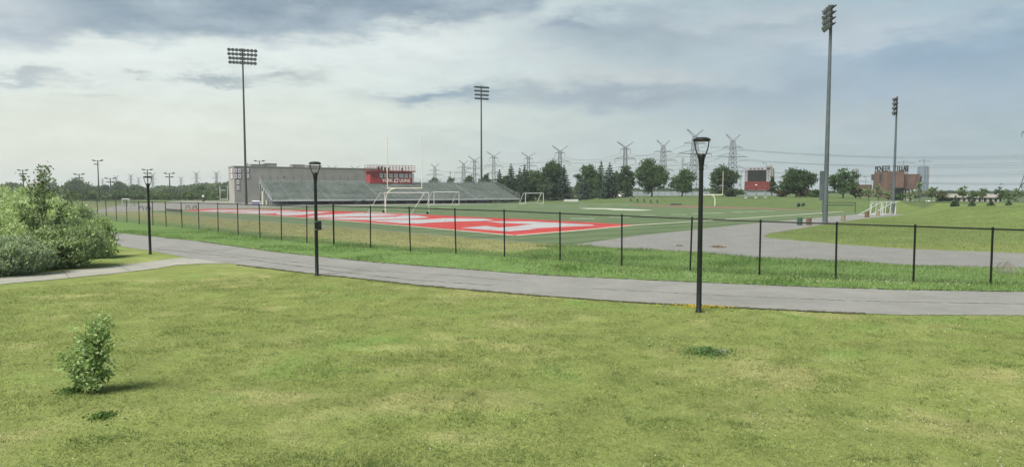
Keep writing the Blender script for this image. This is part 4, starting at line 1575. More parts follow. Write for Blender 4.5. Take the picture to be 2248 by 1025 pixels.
# small openings along the top of the long wall
DARKW = mat('dark window', (0.03, 0.035, 0.04), .3, var=.2)
mb = MB().box((along_b(625, 0), -.01, 7.1), (.35, .06, .5))
mb.build('window', DARKW, bd, smooth=False)
mb = MB()
for k in range(14):
    mb.box((along_b(578 + k * 17, 0), -.03, 7.0), (.06, .06, 1.5))
mb.build('conduit', STEELD, bd, smooth=False)
# banners
BAN = mat('white banner cloth', (.58, .56, .57), .8, var=.1)
BANP = mat('purple banner trim', (.12, .08, .12), .8, var=.1)
bspots = [(511.2, 369.8, 380, 'top left'), (519.4, 369.8, 380, 'top middle'), (527.8, 369.8, 380, 'top right'), (511.2, 381.5, 392.4, 'lower left'), (519.4, 381.5, 392.4, 'lower middle'), (527.8, 381.5, 392.4, 'lower right'), (545.5, 369, 379.5, 'upper lone'), (546, 381, 391.5, 'lower lone'), (524, 394.5, 405.5, 'upper hanging'), (524, 407, 417.5, 'lowest hanging')]
nmw = {'top left': 'white wall banner, top row, first from the building corner', 'top middle': 'white wall banner, middle of the top row of three',
       'top right': 'white wall banner, top row, nearest the light mast', 'lower left': 'white wall banner, second row, first from the building corner',
       'lower middle': 'white wall banner, middle of the second row of three', 'lower right': 'white wall banner, second row, nearest the light mast',
       'upper lone': 'upper of two white banners right of the light mast', 'lower lone': 'lower of two white banners right of the light mast',
       'upper hanging': 'upper white banner of the pair below the six', 'lowest hanging': 'lowest white banner on the stadium end wall'}
for x, y0, y1, key in bspots:
    D_ = 179.5 + (x - 515) * .07
    lx = along_b(max(x, 511.5) if x > 514 else 517.2 - (517.2 - x) * .3, 0) if x < 514 else along_b(x, 0)
    zt, zb2 = at(x, y0, D_).z, at(x, y1, D_).z
    if x < 514:
        # first column hangs round the corner on the end wall
        wpos = bl + Vector((-math.sin(bang), math.cos(bang), 0)) * 3.2 + Vector((-math.cos(bang), -math.sin(bang), 0)) * .1
        r = empty('banner', (wpos.x, wpos.y, zb2 + .1), nmw[key], 'banner', 'white banners on the stadium wall', bang - math.pi / 2)
        wd = 3.2
    else:
        wpos = bl + Vector((math.cos(bang), math.sin(bang), 0)) * lx + Vector((math.sin(bang), -math.cos(bang), 0)) * .1
        r = empty('banner', (wpos.x, wpos.y, zb2), nmw[key], 'banner', 'white banners on the stadium wall', bang)
        wd = .86
    h_ = zt - zb2
    MB().box((0, 0, h_ / 2), (wd, .03, h_)).build('trim', BANP, r, smooth=False)
    MB().box((0, -.025, h_ / 2), (wd * .8, .02, h_ * .86)).build('cloth', BAN, r, smooth=False)
    mb = MB()
    mb.lathe([(.2, 0), (.2, .02)], 8)
    mb.xform(Matrix.Translation((0, -.04, h_ * .5)) @ Matrix.Rotation(R(90), 4, 'X') @ Matrix.Diagonal((wd * .9, 1, 1, 1)))
    mb.build('emblem', BANP, r, smooth=False)

# ------------------------------------------------------------------ press box
REDP = mat('red painted steel', (0.27, 0.036, 0.036), .55, var=.14, scale=1.2)
REDD = mat('dark red fascia', (0.16, 0.03, 0.028), .6, var=.15)
WHITE = mat('white paint', (0.70, 0.68, 0.66), .6, var=.08)
WINDOW = mat('pale window film', (0.34, 0.35, 0.36), .25, var=.25, scale=.8, spec=.7)
y_pb = NR * RUN - 2.6
xa, xb = along(826, y_pb, 6), along(905, y_pb, 6)
Dp = (F0 + ex * xa + ey * y_pb).y
zb3 = at(826, 402.5, Dp).z
zt3 = at(826, 377, Dp).z
pb = empty('press_box', F0 + ex * xa + ey * y_pb + Vector((0, 0, zb3)), 'red press box on the stand with white lettering and a railed roof deck', 'press box', rz=exA)
PW, PH = xb - xa, zt3 - zb3
x_l = along(813, y_pb, 6) - xa
MB().box(((PW + x_l) / 2, 1.9, PH / 2), (PW - x_l, 3.8, PH)).build('wall', REDP, pb, smooth=False)
MB().box((PW + .35, 2.0, PH / 2 - .1), (.66, 3.2, PH - .4)).build('side_panel', WHITE, pb, smooth=False)
mb = MB()
mb.box(((PW + x_l) / 2 + .1, 1.7, PH + .14), (PW - x_l + 1.3, 4.9, .26))
mb.build('roof_slab', REDD, pb, smooth=False)
mb = MB()
for px_ in (819.5,):
    mb.box((along(px_, y_pb, 6) - xa, -.02, PH * .66), (.32, .05, .8))
mb.build('side_window', DARKW, pb, smooth=False)
wins = [(833, 841), (842.5, 851), (853.5, 862.5), (864.5, 874), (876, 886), (887.5, 895.5), (897.5, 904)]
for a, b in wins:
    la, lb = along(a, y_pb, 7) - xa, along(b, y_pb, 7) - xa
    MB().box(((la + lb) / 2, -.015, PH * .68), (lb - la + .06, .06, PH * .44)).build('window', REDD, pb, smooth=False)
    w_ = pb.children[-1]
    MB().box(((la + lb) / 2, -.05, PH * .68), (lb - la - .08, .04, PH * .38)).build('pane', WINDOW, w_, smooth=False)
z0 = PH + .27
zr = at(826, 362.5, Dp).z - zb3
mb = MB()
xL, xR = x_l - .3, PW + .6
for zz in (zr, (z0 + zr) / 2 + .1, z0 + .25):
    mb.tube([(xL, -.5, zz), (xR, -.5, zz), (xR, 3.9, zz), (xL, 3.9, zz), (xL, -.5, zz)], .035, 5)
mb.build('roof_railing', REDD, pb)
mb = MB()
for k in range(15):
    x = xL + (xR - xL) * k / 14
    for y_ in (-.5, 3.9):
        mb.tube([(x, y_, z0), (x, y_, zr + .03)], .05, 5)
mb.build('railing_post', REDD, pb)
mb = MB()
for x, y_, hh_ in ((1.2, 1.6, 1.15), (1.9, 1.2, .9), (2.3, 2.4, 1.25), (3.0, 1.7, 1.0), (4.2, 2.2, .9), (7.9, 2.0, .8)):
    mb.box((x, y_, z0 + hh_ / 2), (.36, .3, hh_))
mb.build('roof_equipment', HEADM, pb, smooth=False)
xm = along(850, y_pb, 6) - xa
M = Matrix.Translation((along(850.5, y_pb, 6) - xa, -.03, PH * .24)) @ Matrix.Rotation(R(90), 4, 'X')
text_mesh('YORK', 1.14, .015, WHITE, 'lettering', pb, M, .02, .92)
M = Matrix.Translation((along(888.5, y_pb, 6) - xa, -.03, PH * .24)) @ Matrix.Rotation(R(90), 4, 'X')
text_mesh('LIONS', 1.14, .015, WHITE, 'lettering', pb, M, .02, .92)
lx = along(869.5, y_pb, 6) - xa
lg = MB().prism([(-.62, -.5), (.42, -.5), (.66, .52), (-.36, .52)], -.015, .015)
lg.xform(Matrix.Translation((lx, -.03, PH * .25)) @ Matrix.Rotation(R(90), 4, 'X'))
lgo = lg.build('emblem', WHITE, pb, smooth=False)
lg = MB()
lg.prism([(-.30, -.36), (-.18, .10), (-.30, .24), (-.02, .38), (.34, .26), (.42, .04), (.30, -.02), (.36, -.14), (.20, -.18), (.12, -.36), (-.02, -.16), (-.12, -.30)], -.01, .01)
lg.xform(Matrix.Translation((lx, -.052, PH * .25)) @ Matrix.Rotation(R(90), 4, 'X'))
lg.build('emblem_mark', REDD, lgo, smooth=False)

# ------------------------------------------------------------------ goals
GOALY = mat('cream goal post paint', (0.55, 0.54, 0.42), .5, var=.08)
GOALW = mat('white goal frame', (0.42, 0.43, 0.42), .5, var=.08)


def football_goal(base_px, base_py, xl, xr, bar_y, top_l, top_r, neck_dx, label):
    b = P(base_px, base_py)
    if base_px > 1500:
        b = on(base_px, b.y)
    D = b.y
    r = empty('football_goal_post', b, label, 'goal post', 'football goal posts')
    k = D / F
    zb = at(base_px, bar_y, D).z - b.z
    X = lambda px: (px - base_px) * k
    rr = max(.055, .9 * k)
    MB().tube([(0, 0, -.1), (0, 0, zb * .55), (neck_dx * .08, .02, zb * .72), (neck_dx * .35, .05, zb * .9), (neck_dx * .7, .1, zb * .985), (neck_dx, .1, zb)], rr * 1.25, 10).build('gooseneck', GOALY, r)
    MB().tube([(X(xl), .1, zb), (X(xr), .1, zb)], rr, 8).build('crossbar', GOALY, r)
    for x, t in ((xl, top_l), (xr, top_r)):
        MB().tube([(X(x), .1, zb - rr), (X(x), .1, at(base_px, t, D).z - b.z)], rr * (1.0 if base_px < 1000 else .6), 8).build('upright', GOALY, r)
    return r


football_goal(847, 467, 851, 926.5, 413.5, 302, 296.5, .0 + (870 - 847) * 98 / F, 'near cream football goal post with tall uprights on the red end zone')
football_goal(1570, 452.8, 1543, 1587, 428, 377, 376, (1561 - 1570) * 140 / F, 'far cream football goal post partly behind the nearest lamp post')


def soccer_goal(pl_, pr_, tops, back, label, D=None, rad=None):
    """pl_/pr_: base pixels of the front posts; tops: crossbar y; back: (dx, dy) metres of the rear ground bar"""
    a, b = P(*pl_), P(*pr_)
    if D:
        a, b = on(pl_[0], D), on(pr_[0], D)
    r = empty('soccer_goal', a, label, 'soccer goal', 'white soccer goals')
    v = b - a
    h_ = at(pl_[0], tops, a.y).z - a.z
    rr = rad or max(.05, a.y / F * .8)
    for p in (Vector((0, 0, 0)), v):
        MB().tube([p, p + Vector((0, 0, h_))], rr, 8).build('post', GOALW, r)
    MB().tube([(0, 0, h_), v + Vector((0, 0, h_))], rr, 8).build('crossbar', GOALW, r)
    bk = Vector((back[0], back[1], 0))
    sh = bk.normalized() * .6
    for p in (Vector((0, 0, 0)), v):
        MB().tube([p + Vector((0, 0, h_)), p + sh + Vector((0, 0, h_)), p + bk + Vector((0, 0, .05))], rr * .75, 6).build('stay', GOALW, r)
        MB().tube([p + Vector((0, 0, .05)), p + bk + Vector((0, 0, .05))], rr * .6, 6).build('side_bar', GOALW, r)
    MB().tube([bk + Vector((0, 0, .05)), v + bk + Vector((0, 0, .05))], rr * .6, 6).build('ground_bar', GOALW, r)
    return r


g1 = soccer_goal((845, 467), (942, 470), 423, (-2.4, -.6), 'nearest white soccer goal with wheels, standing over the red end zone')
wh = MB().lathe([(.1, -.05), (.18, -.035), (.18, .035), (.1, .05)], 14)
for x, y_ in ((942, 470), (845, 467)):
    p = P(x, y_) - P(845, 467)
    o = wh.build('wheel', BLK, g1, loc=p + Vector((-.2, -.1, .18)), rot=(R(90), 0, .3))
soccer_goal((953, 450), (1008, 450), 422, (-1.8, .8), 'white soccer goal in front of the grandstand right of the press box')
soccer_goal((1154, 447.5), (1193, 447.2), 424.5, (-1.6, .9), 'small white soccer goal at the right end of the grandstand')
soccer_goal((269, 452.5), (284, 452.8), 437, (.5, 1.2), 'small distant soccer goal left of the farthest lamp post', rad=.1)
p = P(1945, 473)
soccer_goal((1938, 473.2), (1966, 471.5), 447, (-3.4, -.3), 'white stored soccer goal nearest the right light mast')
soccer_goal((1910, 471.0), (1936, 470.0), 447.5, (1.6, .2), 'white stored soccer goal turned on edge left of the right light mast')
r = empty('storage_rack', P(1912, 470.6), 'row of upright white bars of stacked goal frames beside barrels', 'goal frames')
for k in range(6):
    mb = MB()
    x = k * .66
    mb.tube([(x, .1, 0), (x + .22, .2, 1.75)], .045, 6)
    mb.build('bar', GOALW, r)
MB().tube([(-.1, .15, 1.72), (4.0, .25, 1.72)], .05, 6).build('rail', GOALW, r)
# rugby style posts far left
b = on(483, 235)
r = empty('practice_goal', b, 'white practice goal frame left of the stadium end wall', 'goal')
k = 235 / F
zt = at(483, 408, 235).z - b.z
for x in (0, 16.5):
    MB().tube([(x * k, 0, 0), (x * k, 0, zt)], .13, 6).build('upright', GOALW, r)
MB().tube([(0, 0, .35), (16.5 * k, 0, .35)], .12, 6).build('crossbar', GOALW, r)
MB().tube([(0, 0, zt * .68), (12.5 * k, 0, zt * .68)], .09, 6).build('middle_bar', GOALW, r)
# ------------------------------------------------------------------ barrels
def barrel(px, base, topy, m, label, band):
    b = P(px, base)
    if px > 1900:
        b = on(px, b.y)
    h_ = at(px, topy, b.y).z - b.z
    r_ = h_ * .34
    r = empty('litter_barrel', b, label, 'litter barrel', 'litter barrels beside the road')
    MB().lathe([(r_ * .95, 0), (r_, .03), (r_, h_ * .33), (r_ * 1.04, h_ * .345), (r_, h_ * .36), (r_, h_ * .64), (r_ * 1.04, h_ * .655), (r_, h_ * .67), (r_, h_ * .97), (r_ * .82, h_ * .985), (r_ * .8, h_ * .8)], 18).build('drum', m, r)
    MB().lathe([(r_ * 1.0, h_ * .965), (r_ * 1.06, h_ * .98), (r_ * 1.06, h_ * 1.0), (r_ * .9, h_ * 1.01), (r_ * .86, h_ * .99)], 18).build('rim', band, r)
    return r


BGRN = mat('dark green drum', (.035, .075, .06), .5, var=.25, scale=6)
BBRN = mat('brown slatted drum', (.13, .085, .05), .7, var=.4, scale=7)
BTAN = mat('tan drum', (.22, .19, .13), .7, var=.3, scale=7)
RIMG = mat('drum rim', (.20, .20, .17), .6, var=.2)
barrel(1755.5, 494.3, 478, BGRN, 'dark green litter barrel standing left of the brown one', BGRN)
barrel(1775.5, 494.0, 477.8, BBRN, 'brown litter barrel close beside the green one', RIMG)
barrel(1851, 485, 472, BTAN, 'tan litter barrel right of the tall near light mast', RIMG)
barrel(1905, 477.4, 464, BBRN, 'dark brown litter barrel near the stored goal frames', RIMG)
barrel(1929, 474.2, 463.6, BTAN, 'small brown barrel standing against the stored goal frames', BBRN)

# ------------------------------------------------------------------ scoreboard
SCRN = mat('dark screen', (0.022, 0.024, 0.024), .35, var=.3, scale=.8)
SCRED = mat('scoreboard red', (0.125, 0.028, 0.028), .6, var=.14, scale=1)
SCW = mat('scoreboard white panel', (0.27, 0.26, 0.28), .6, var=.1)
SCB = mat('scoreboard dark frame', (0.05, 0.045, 0.045), .6, var=.2)
PINKS = mat('faded pink lettering', (.24, .09, .08), .7, var=.1)
Ds = 150
bs = on(1660, Ds)
k = Ds / F / 1.064
Zs = lambda y: at(1660, y, Ds).z - bs.z
Xs = lambda x: (x - 1660) * k
sb = empty('scoreboard', bs, 'large scoreboard with a dark screen over a red panel on three legs', 'scoreboard', rz=R(-18))
for x in (1638.5, 1660, 1681):
    lg_ = MB().lathe([(.16, -.05), (.15, Zs(417))], 10, (Xs(x), 0, 0)).build('leg', GALV, sb)
    MB().lathe([(.42, -.1), (.42, .2), (.36, .26)], 12, (Xs(x), 0, 0)).build('footing', SCW, lg_)
MB().box(((Xs(1634) + Xs(1689.5)) / 2, .1, (Zs(417.5) + Zs(367.8)) / 2), (Xs(1689.5) - Xs(1634), .55, Zs(367.8) - Zs(417.5))).build('cabinet', SCB, sb, smooth=False)


def panel(nm, x0, x1, y0, y1, m, d, par=sb, th=.06):
    return MB().box(((Xs(x0) + Xs(x1)) / 2, -.175 - d, (Zs(y0) + Zs(y1)) / 2), (Xs(x1) - Xs(x0), th, Zs(y0) - Zs(y1))).build(nm, m, par, smooth=False)


panel('screen', 1641.2, 1680.6, 374.5, 396.5, SCRN, .05)
hd = panel('header', 1634.5, 1681.5, 368, 373.6, SCW, .04)
panel('score_panel', 1634, 1689, 398.6, 417.2, SCRED, .04)
for x0, x1 in ((1633.6, 1640.0), (1681.6, 1689.2)):
    for j in range(3):
        pn = panel('sponsor_panel', x0, x1, 374 + j * 8.4, 381.9 + j * 8.4, SCW, .06)
        xc = (x0 + x1) / 2
        mb = MB().lathe([(.20 - .03 * j, 0), (.20 - .03 * j, .02)], 8 - 2 * j)
        mb.xform(Matrix.Translation((Xs(xc), -.27, Zs(377.6 + j * 8.4))) @ Matrix.Rotation(R(90), 4, 'X'))
        mb.build('emblem', SCB, pn, smooth=False)
mb = MB()
for x in (1647, 1655, 1664, 1672):
    mb.box((Xs(x), -.25, Zs(370.6)), (.34, .03, .3))
mb.build('header_mark', SCB, hd, smooth=False)
mb = MB()
mb.box((Xs(1659.5), -.26, Zs(406)), (.42, .05, .16))
mb.build('lamp', WHITE, sb, smooth=False)
mb = MB()
for x in (1642, 1653, 1666, 1679):
    mb.box((Xs(x), -.26, Zs(409.6)), (.8, .03, .09))
mb.build('score_lettering', PINKS, sb, smooth=False)

# ------------------------------------------------------------------ far end items
for i, (x, yb2) in enumerate(((1384.5, 447.4), (1399.4, 447.9), (1414, 448.3), (1428.6, 448.7), (1443, 449))):
    b = on(x, P(x, yb2).y + 3)
    wds = ['first', 'second', 'third', 'fourth', 'fifth']
    r = empty('blocking_dummy', b, f'{wds[i]} from the left of five dark training dummies at the far field edge', 'training dummy', 'training dummies at the far field edge', R(random.uniform(-20, 20)))
    s = b.y / F
    MB().lathe([(2.4 * s, 0), (2.4 * s, .06), (1.0 * s, .14), (1.1 * s, 5 * s), (1.3 * s, 8 * s)], 8).build('pad', HEADM, r)
    MB().box((0, 0, 8.6 * s), (5.2 * s, 2.2 * s, 1.8 * s)).build('head', RIMG, r, smooth=False)
    MB().box((2 * s, 0, .12), (3.4 * s, 1.2 * s, .2)).build('foot', HEADM, r, smooth=False)
b = on(1752, 122)
r = empty('blocking_sled', b, 'dark football blocking sled with four pads left of the tall near mast', 'training sled')
s = 122 / F
for j in range(4):
    MB().lathe([(.1, 0), (.22, .15), (.28, .45), (.2, .62), (.1, .68)], 8).build('pad', HEADM, r, loc=(j * 5 * s, (j % 2) * .3, .1), rot=(.2, .3 * (-1) ** j, 0))
MB().tube([(-.2, 0, .1), (17 * s, .2, .1)], .08, 6).build('runner', HEADM, r)
b = on(1807, 97)
r = empty('bench_frame', b, 'dark two post rail frame behind the tall near light mast', 'frame')
s = 97 / F
zt = at(1807, 444.5, 97).z - b.z
for x in (0, 71.5):
    MB().tube([(x * s, 0, -.1), (x * s, 0, zt)], .055, 6).build('post', SCB, r)
MB().tube([(-2 * s, 0, zt), (73 * s, 0, zt - .03)], .06, 6).build('top_rail', SCB, r)
MB().box((36 * s, .05, zt - 6 * s), (66 * s, .05, .14)).build('board', BGRN, r, smooth=False)
b = P(1245, 447)
r = empty('team_bench', on(1238, b.y), 'pale low bench on the far side of the field right of the small goal', 'bench')
s = b.y / F
MB().box((16 * s, 0, .5), (32 * s, .4, .08)).build('seat', GOALW, r, smooth=False)
MB().box((16 * s, .3, .85), (32 * s, .06, .4)).build('backrest', GOALW, r, smooth=False)
for x in (1, 16, 31):
    MB().box((x * s, .1, .25), (.08, .4, .5)).build('leg', GALV, r, smooth=False)
b = P(1473, 450.6)
tag(MB().box((12 * b.y / F, 0, .08), (25 * b.y / F, .5, .16)).box((12 * b.y / F, .4, .2), (23 * b.y / F, .15, .3)).build('drain_cover', SCB, loc=on(1473, b.y)), 'long low dark box lying along the far field edge', 'box')


def bench(px, base, wpx, label, legs=3):
    b = P(px, base)
    s = b.y / F
    r = empty('picnic_table', b, label, 'picnic table', 'picnic tables inside the fence')
    MB().box((0, 0, .74), (wpx * s, .8, .06)).build('tabletop', GALV, r, smooth=False)
    for y_ in (-.75, .75):
        MB().box((0, y_, .45), (wpx * s, .28, .05)).build('seat', GALV, r, smooth=False)
    for sx in (-.36, .36):
        mb = MB()
        mb.tube([(sx * wpx * s, -.8, .0), (sx * wpx * s, -.25, .72)], .06, 5)
        mb.tube([(sx * wpx * s, .8, .0), (sx * wpx * s, .25, .72)], .06, 5)
        mb.tube([(sx * wpx * s, -.8, .42), (sx * wpx * s, .8, .42)], .05, 5)
        mb.build('leg', SCB, r)
    return r


bench(420, 459.2, 22, 'picnic table on the hardstanding at the left tip of the red end zone')
bench(318, 461.5, 22, 'picnic table just left of the farthest lamp post')
b = P(446, 441)
r = empty('bollard', on(446, 205), 'small dark post with a white cap left of the stadium end wall', 'bollard')
MB().lathe([(.32, 0), (.32, 1.3), (.26, 1.4)], 10).build('post', HEADM, r)
MB().lathe([(.3, 1.4), (.34, 1.45), (.32, 1.8), (.1, 1.95)], 10).build('cap', WHITE, r)
# low dark drain wall at the tip of the end zone
a, b = P(367, 463.8), P(398, 466.2)
v = b - a
mb = MB()
mb.box((v.length / 2, 0, .18), (v.length, .25, .36))
mb.box((v.length / 2, 0, .38), (v.length + .1, .35, .06))
tag(mb.build('low_wall', SOIL_SHADE, loc=a, rot=(0, 0, math.atan2(v.y, v.x)), smooth=False), 'short dark low wall at the left tip of the red end zone', 'wall')
# blue and white bin and cream post by the stand
BLUEC = mat('blue covered bin', (.11, .12, .22), .6, var=.3, scale=3)
b = P(553, 450.5)
r = empty('storage_bin', b, 'blue bin with a white lid beside the left end of the grandstand', 'bin')
s = b.y / F
MB().box((10 * s, 0, .42), (16 * s, .9, .84)).build('body', BLUEC, r, smooth=False)
mb = MB().box((10 * s, 0, .9), (17 * s, 1.0, .14))
mb.box((10 * s, 0, 1.0), (14 * s, .8, .08))
mb.build('lid', WHITE, r, smooth=False)
MB().box((21 * s, -.1, .5), (5.5 * s, .7, .9)).build('side_box', SCW, r, smooth=False)
for px_, tp_, bs_, rd_, lb_ in ((578, 421, 452.8, .24, 'tall cream post at the left front corner of the grandstand'), (585.5, 440, 453.2, .15, 'short cream post right of the tall one at the grandstand corner')):
    b = P(px_, bs_)
    h_ = at(px_, tp_, b.y).z
    tag(MB().lathe([(rd_, -.1), (rd_, h_ * .95), (rd_ * 1.12, h_ * .955), (rd_ * 1.12, h_), (rd_ * .6, h_ * 1.02)], 12).build('cream_post', mat('cream painted post', (.42, .42, .33), .7, var=.15, scale=2), loc=b), lb_, 'post', 'cream posts at the grandstand corner')
# debris on the road, wire tangle by the fence
for px_, py_, wpx, lb_ in ((1575, 542.5, 34, 'flat brown heap of leaves and dirt lying on the pale road'), (1492, 540, 10, 'small dark clod on the pale road left of the dirt heap')):
    b = P(px_, py_)
    r0 = wpx / F * b.y / 2
    mb = MB()
    for i in range(46 if wpx > 20 else 12):
        a_, q = random.uniform(0, 6.28), random.random() ** .7
        mb.box((math.cos(a_) * r0 * q, math.sin(a_) * r0 * q * 1.2, .015 + .05 * (1 - q) * random.random()), (random.uniform(.06, .22), random.uniform(.05, .14), random.uniform(.02, .05)), M=Matrix.Rotation(random.uniform(-.4, .4), 3, 'X') @ Matrix.Rotation(random.uniform(0, 3), 3, 'Z'))
    tag(mb.build('dirt_heap', mat('dead leaves', (.11, .085, .06), .95, var=.5, scale=5), loc=(b.x, b.y, .006), smooth=False), lb_, 'dirt')
b = P(2212, 600)
mb = MB()
k = b.y / F
WIRE = mat('rusty grey wire', (.24, .22, .19), .6, .2, var=.3)
for i in range(26):
    a0 = random.uniform(0, 6.28)
    rx, ry = random.uniform(.55, 1.0) * 22 * k, random.uniform(.3, .6)
    hh_ = random.uniform(.6, 1.05) * 27 * k
    pts = []
    for j in range(11):
        t_ = math.pi * j / 10
        wob = 1 + random.uniform(-.12, .12)
        pts.append((math.cos(t_) * rx * wob * math.cos(a0 * .25), math.cos(t_) * ry * math.sin(a0), math.sin(t_) * hh_ * wob))
    mb.tube(pts, .0035, 4)
for i in range(8):
    zz = 27 * k * (.1 + .1 * i)
    rr = 21 * k * math.sqrt(max(.05, 1 - (zz / (29 * k)) ** 2))
    mb.tube([(math.cos(t_ * .523) * rr, math.sin(t_ * .523) * .4, zz + random.uniform(-.02, .02)) for t_ in range(13)], .003, 4)
tag(mb.build('wire_tangle', WIRE, loc=b, smooth=False), 'crumpled tangle of chain link wire lying in the tall grass by the fence', 'wire')

# ------------------------------------------------------------------ rust coloured station building
def rust_mat():
    m = bpy.data.materials.new('weathering steel')
    m.use_nodes = True
    t = NT(m.node_tree)
    b = m.node_tree.nodes['Principled BSDF']
    tcn = t.n('ShaderNodeTexCoord')
    sx = t.n('ShaderNodeSeparateXYZ')
    t.put(sx.inputs[0], tcn.outputs['Object'])
    vec = t.comb(t.m('MULTIPLY', sx.outputs[0], 1.0), t.m('MULTIPLY', sx.outputs[1], 1.0), t.m('MULTIPLY', sx.outputs[2], .08))
    n1 = t.noise(vec, 1.3, 6, .65)
    n2 = t.noise(tcn.outputs['Object'], .4, 4, .6)
    f = t.sstep(t.m('ADD', t.m('MULTIPLY', n1, .7), t.m('MULTIPLY', n2, .3)), .32, .68)
    col = t.mix(f, (.055, .034, .026), (.115, .068, .051))
    fr = t.m('FRACT', t.m('DIVIDE', sx.outputs[0], 1.5))
    col = t.mix(t.m('MULTIPLY', t.m('LESS_THAN', fr, .06), .6), col, (.035, .02, .015))
    t.put(b.inputs['Base Color'], col)
    b.inputs['Roughness'].default_value = .85
    return m


RUST = rust_mat()
GREYP = mat('grey concrete pillar', (.24, .23, .22), .85, var=.25, scale=.8)
Dr = 205
br_ = on(1960, Dr)
k = Dr / F / 1.152
rz_ = R(-29)
st_ = empty('station_building', br_, 'rust brown steel clad building with a large name sign on its roof', 'building', rz=rz_)
Xr = lambda x: (x - 1960) * k
Zr = lambda y: at(1960, y, Dr).z - br_.z


def slab(nm, poly, y0, y1, m, zlo, zhi, par=st_):
    """vertical block: poly (px) corners at bottom/top given as x ranges"""
    (a0, a1), (b0, b1) = poly
    v = []
    for (xa_, xb_), z in (((a0, a1), zlo), ((b0, b1), zhi)):
        v += [(Xr(xa_), y0, z), (Xr(xb_), y0, z), (Xr(xb_), y1, z), (Xr(xa_), y1, z)]
    return MB().add(v, [(3, 2, 1, 0), (4, 5, 6, 7), (0, 1, 5, 4), (1, 2, 6, 5), (2, 3, 7, 6), (3, 0, 4, 7)]).build(nm, m, par, smooth=False)


slab('tower_wall', ((1912, 1965), (1918, 1964)), 0, 12, RUST, -.5, Zr(376.5))
slab('upper_wall', ((1964.2, 1984), (1964.2, 1984)), -.6, 12, RUST, Zr(412), Zr(376.8))
slab('upper_wall', ((1984.2, 2016), (1984.2, 2019)), .8, 13, RUST, Zr(415), Zr(382.5))
slab('corner_wall', ((2016, 2021), (2019.2, 2022)), 2, 11, SCB, Zr(410), Zr(387))
slab('corner_wall', ((1911, 1917), (1910.5, 1917.5)), 2, 9, SCB, Zr(395), Zr(382))
slab('recess_wall', ((1966, 1998), (1966, 1998)), 3, 12, GREYP, -.5, Zr(412.5))
for x0, x1 in ((1984, 1987.5), (1990, 1995), (2000, 2006)):
    slab('pillar', ((x0, x1), (x0 - .6, x1 - .6)), 1.2, 2.6, GREYP, -.5, Zr(415.2))
slab('wing_wall', ((1872, 1911.5), (1872, 1911.5)), 4, 14, RUST, -.5, Zr(405))
slab('window', ((1930, 1934), (1930, 1934)), -.12, .02, DARKW, Zr(397), Zr(382))
# the name: letters standing along the curved roof edge
nm_ = 'PIONEER VILLAGE'
SIGNM = mat('black sign letters', (.012, .012, .014), .5, var=.1)
n_ = len(nm_)
me_parts = []
sign = empty('roof_sign', br_ + Vector((0, 0, Zr(376.3))), 'black free standing letters PIONEER VILLAGE on the rust building roof', 'sign', rz=rz_)
xsC = np.linspace(-1.08, 1.08, n_)
for i, ch in enumerate(nm_):
    if ch == ' ':
        continue
    th = xsC[i]
    x = math.sin(th) / math.sin(1.08) * (Xr(1992) - Xr(1920.5)) / 2 + (Xr(1956) - Xr(1960))
    y = (1 - math.cos(th)) * 5.0 + .3
    M = Matrix.Translation((x, y, .78)) @ Matrix.Rotation(th * .95, 4, 'Z') @ Matrix.Rotation(R(90), 4, 'X') @ Matrix.Diagonal((.62, 1, 1, 1))
    text_mesh(ch, 2.35, .06, SIGNM, 'letter', sign, M, .045)
MB().box(((Xr(1956) - Xr(1960)), 1.2, .02), (9.2, .1, .08)).build('sign_rail', SCB, sign, smooth=False)

# ------------------------------------------------------------------ towers, cranes, far buildings
def tower_mat(name, c1, c2, fw, fh):
    m = bpy.data.materials.new(name)
    m.use_nodes = True
    t = NT(m.node_tree)
    b = m.node_tree.nodes['Principled BSDF']
    tcn = t.n('ShaderNodeTexCoord')
    sx = t.n('ShaderNodeSeparateXYZ')
    t.put(sx.inputs[0], tcn.outputs['Object'])
    fz = t.m('LESS_THAN', t.m('FRACT', t.m('DIVIDE', sx.outputs[2], fh)), .3)
    fx = t.m('LESS_THAN', t.m('FRACT', t.m('DIVIDE', t.m('ADD', sx.outputs[0], sx.outputs[1]), fw)), .25)
    n1 = t.noise(tcn.outputs['Object'], .15, 4, .6)
    col = t.mix(t.m('MAXIMUM', fz, fx), c1, c2)
    col = t.mix(t.m('MULTIPLY', n1, .5), col, tuple(v * .6 for v in c1))
    t.put(b.inputs['Base Color'], col)
    b.inputs['Roughness'].default_value = .3
    return m


TGL = tower_mat('blue glass tower', (.035, .075, .125), (.10, .16, .22), 3.2, 3.2)
TGR = tower_mat('grey glass tower', (.13, .15, .16), (.24, .25, .25), 3.4, 3.2)


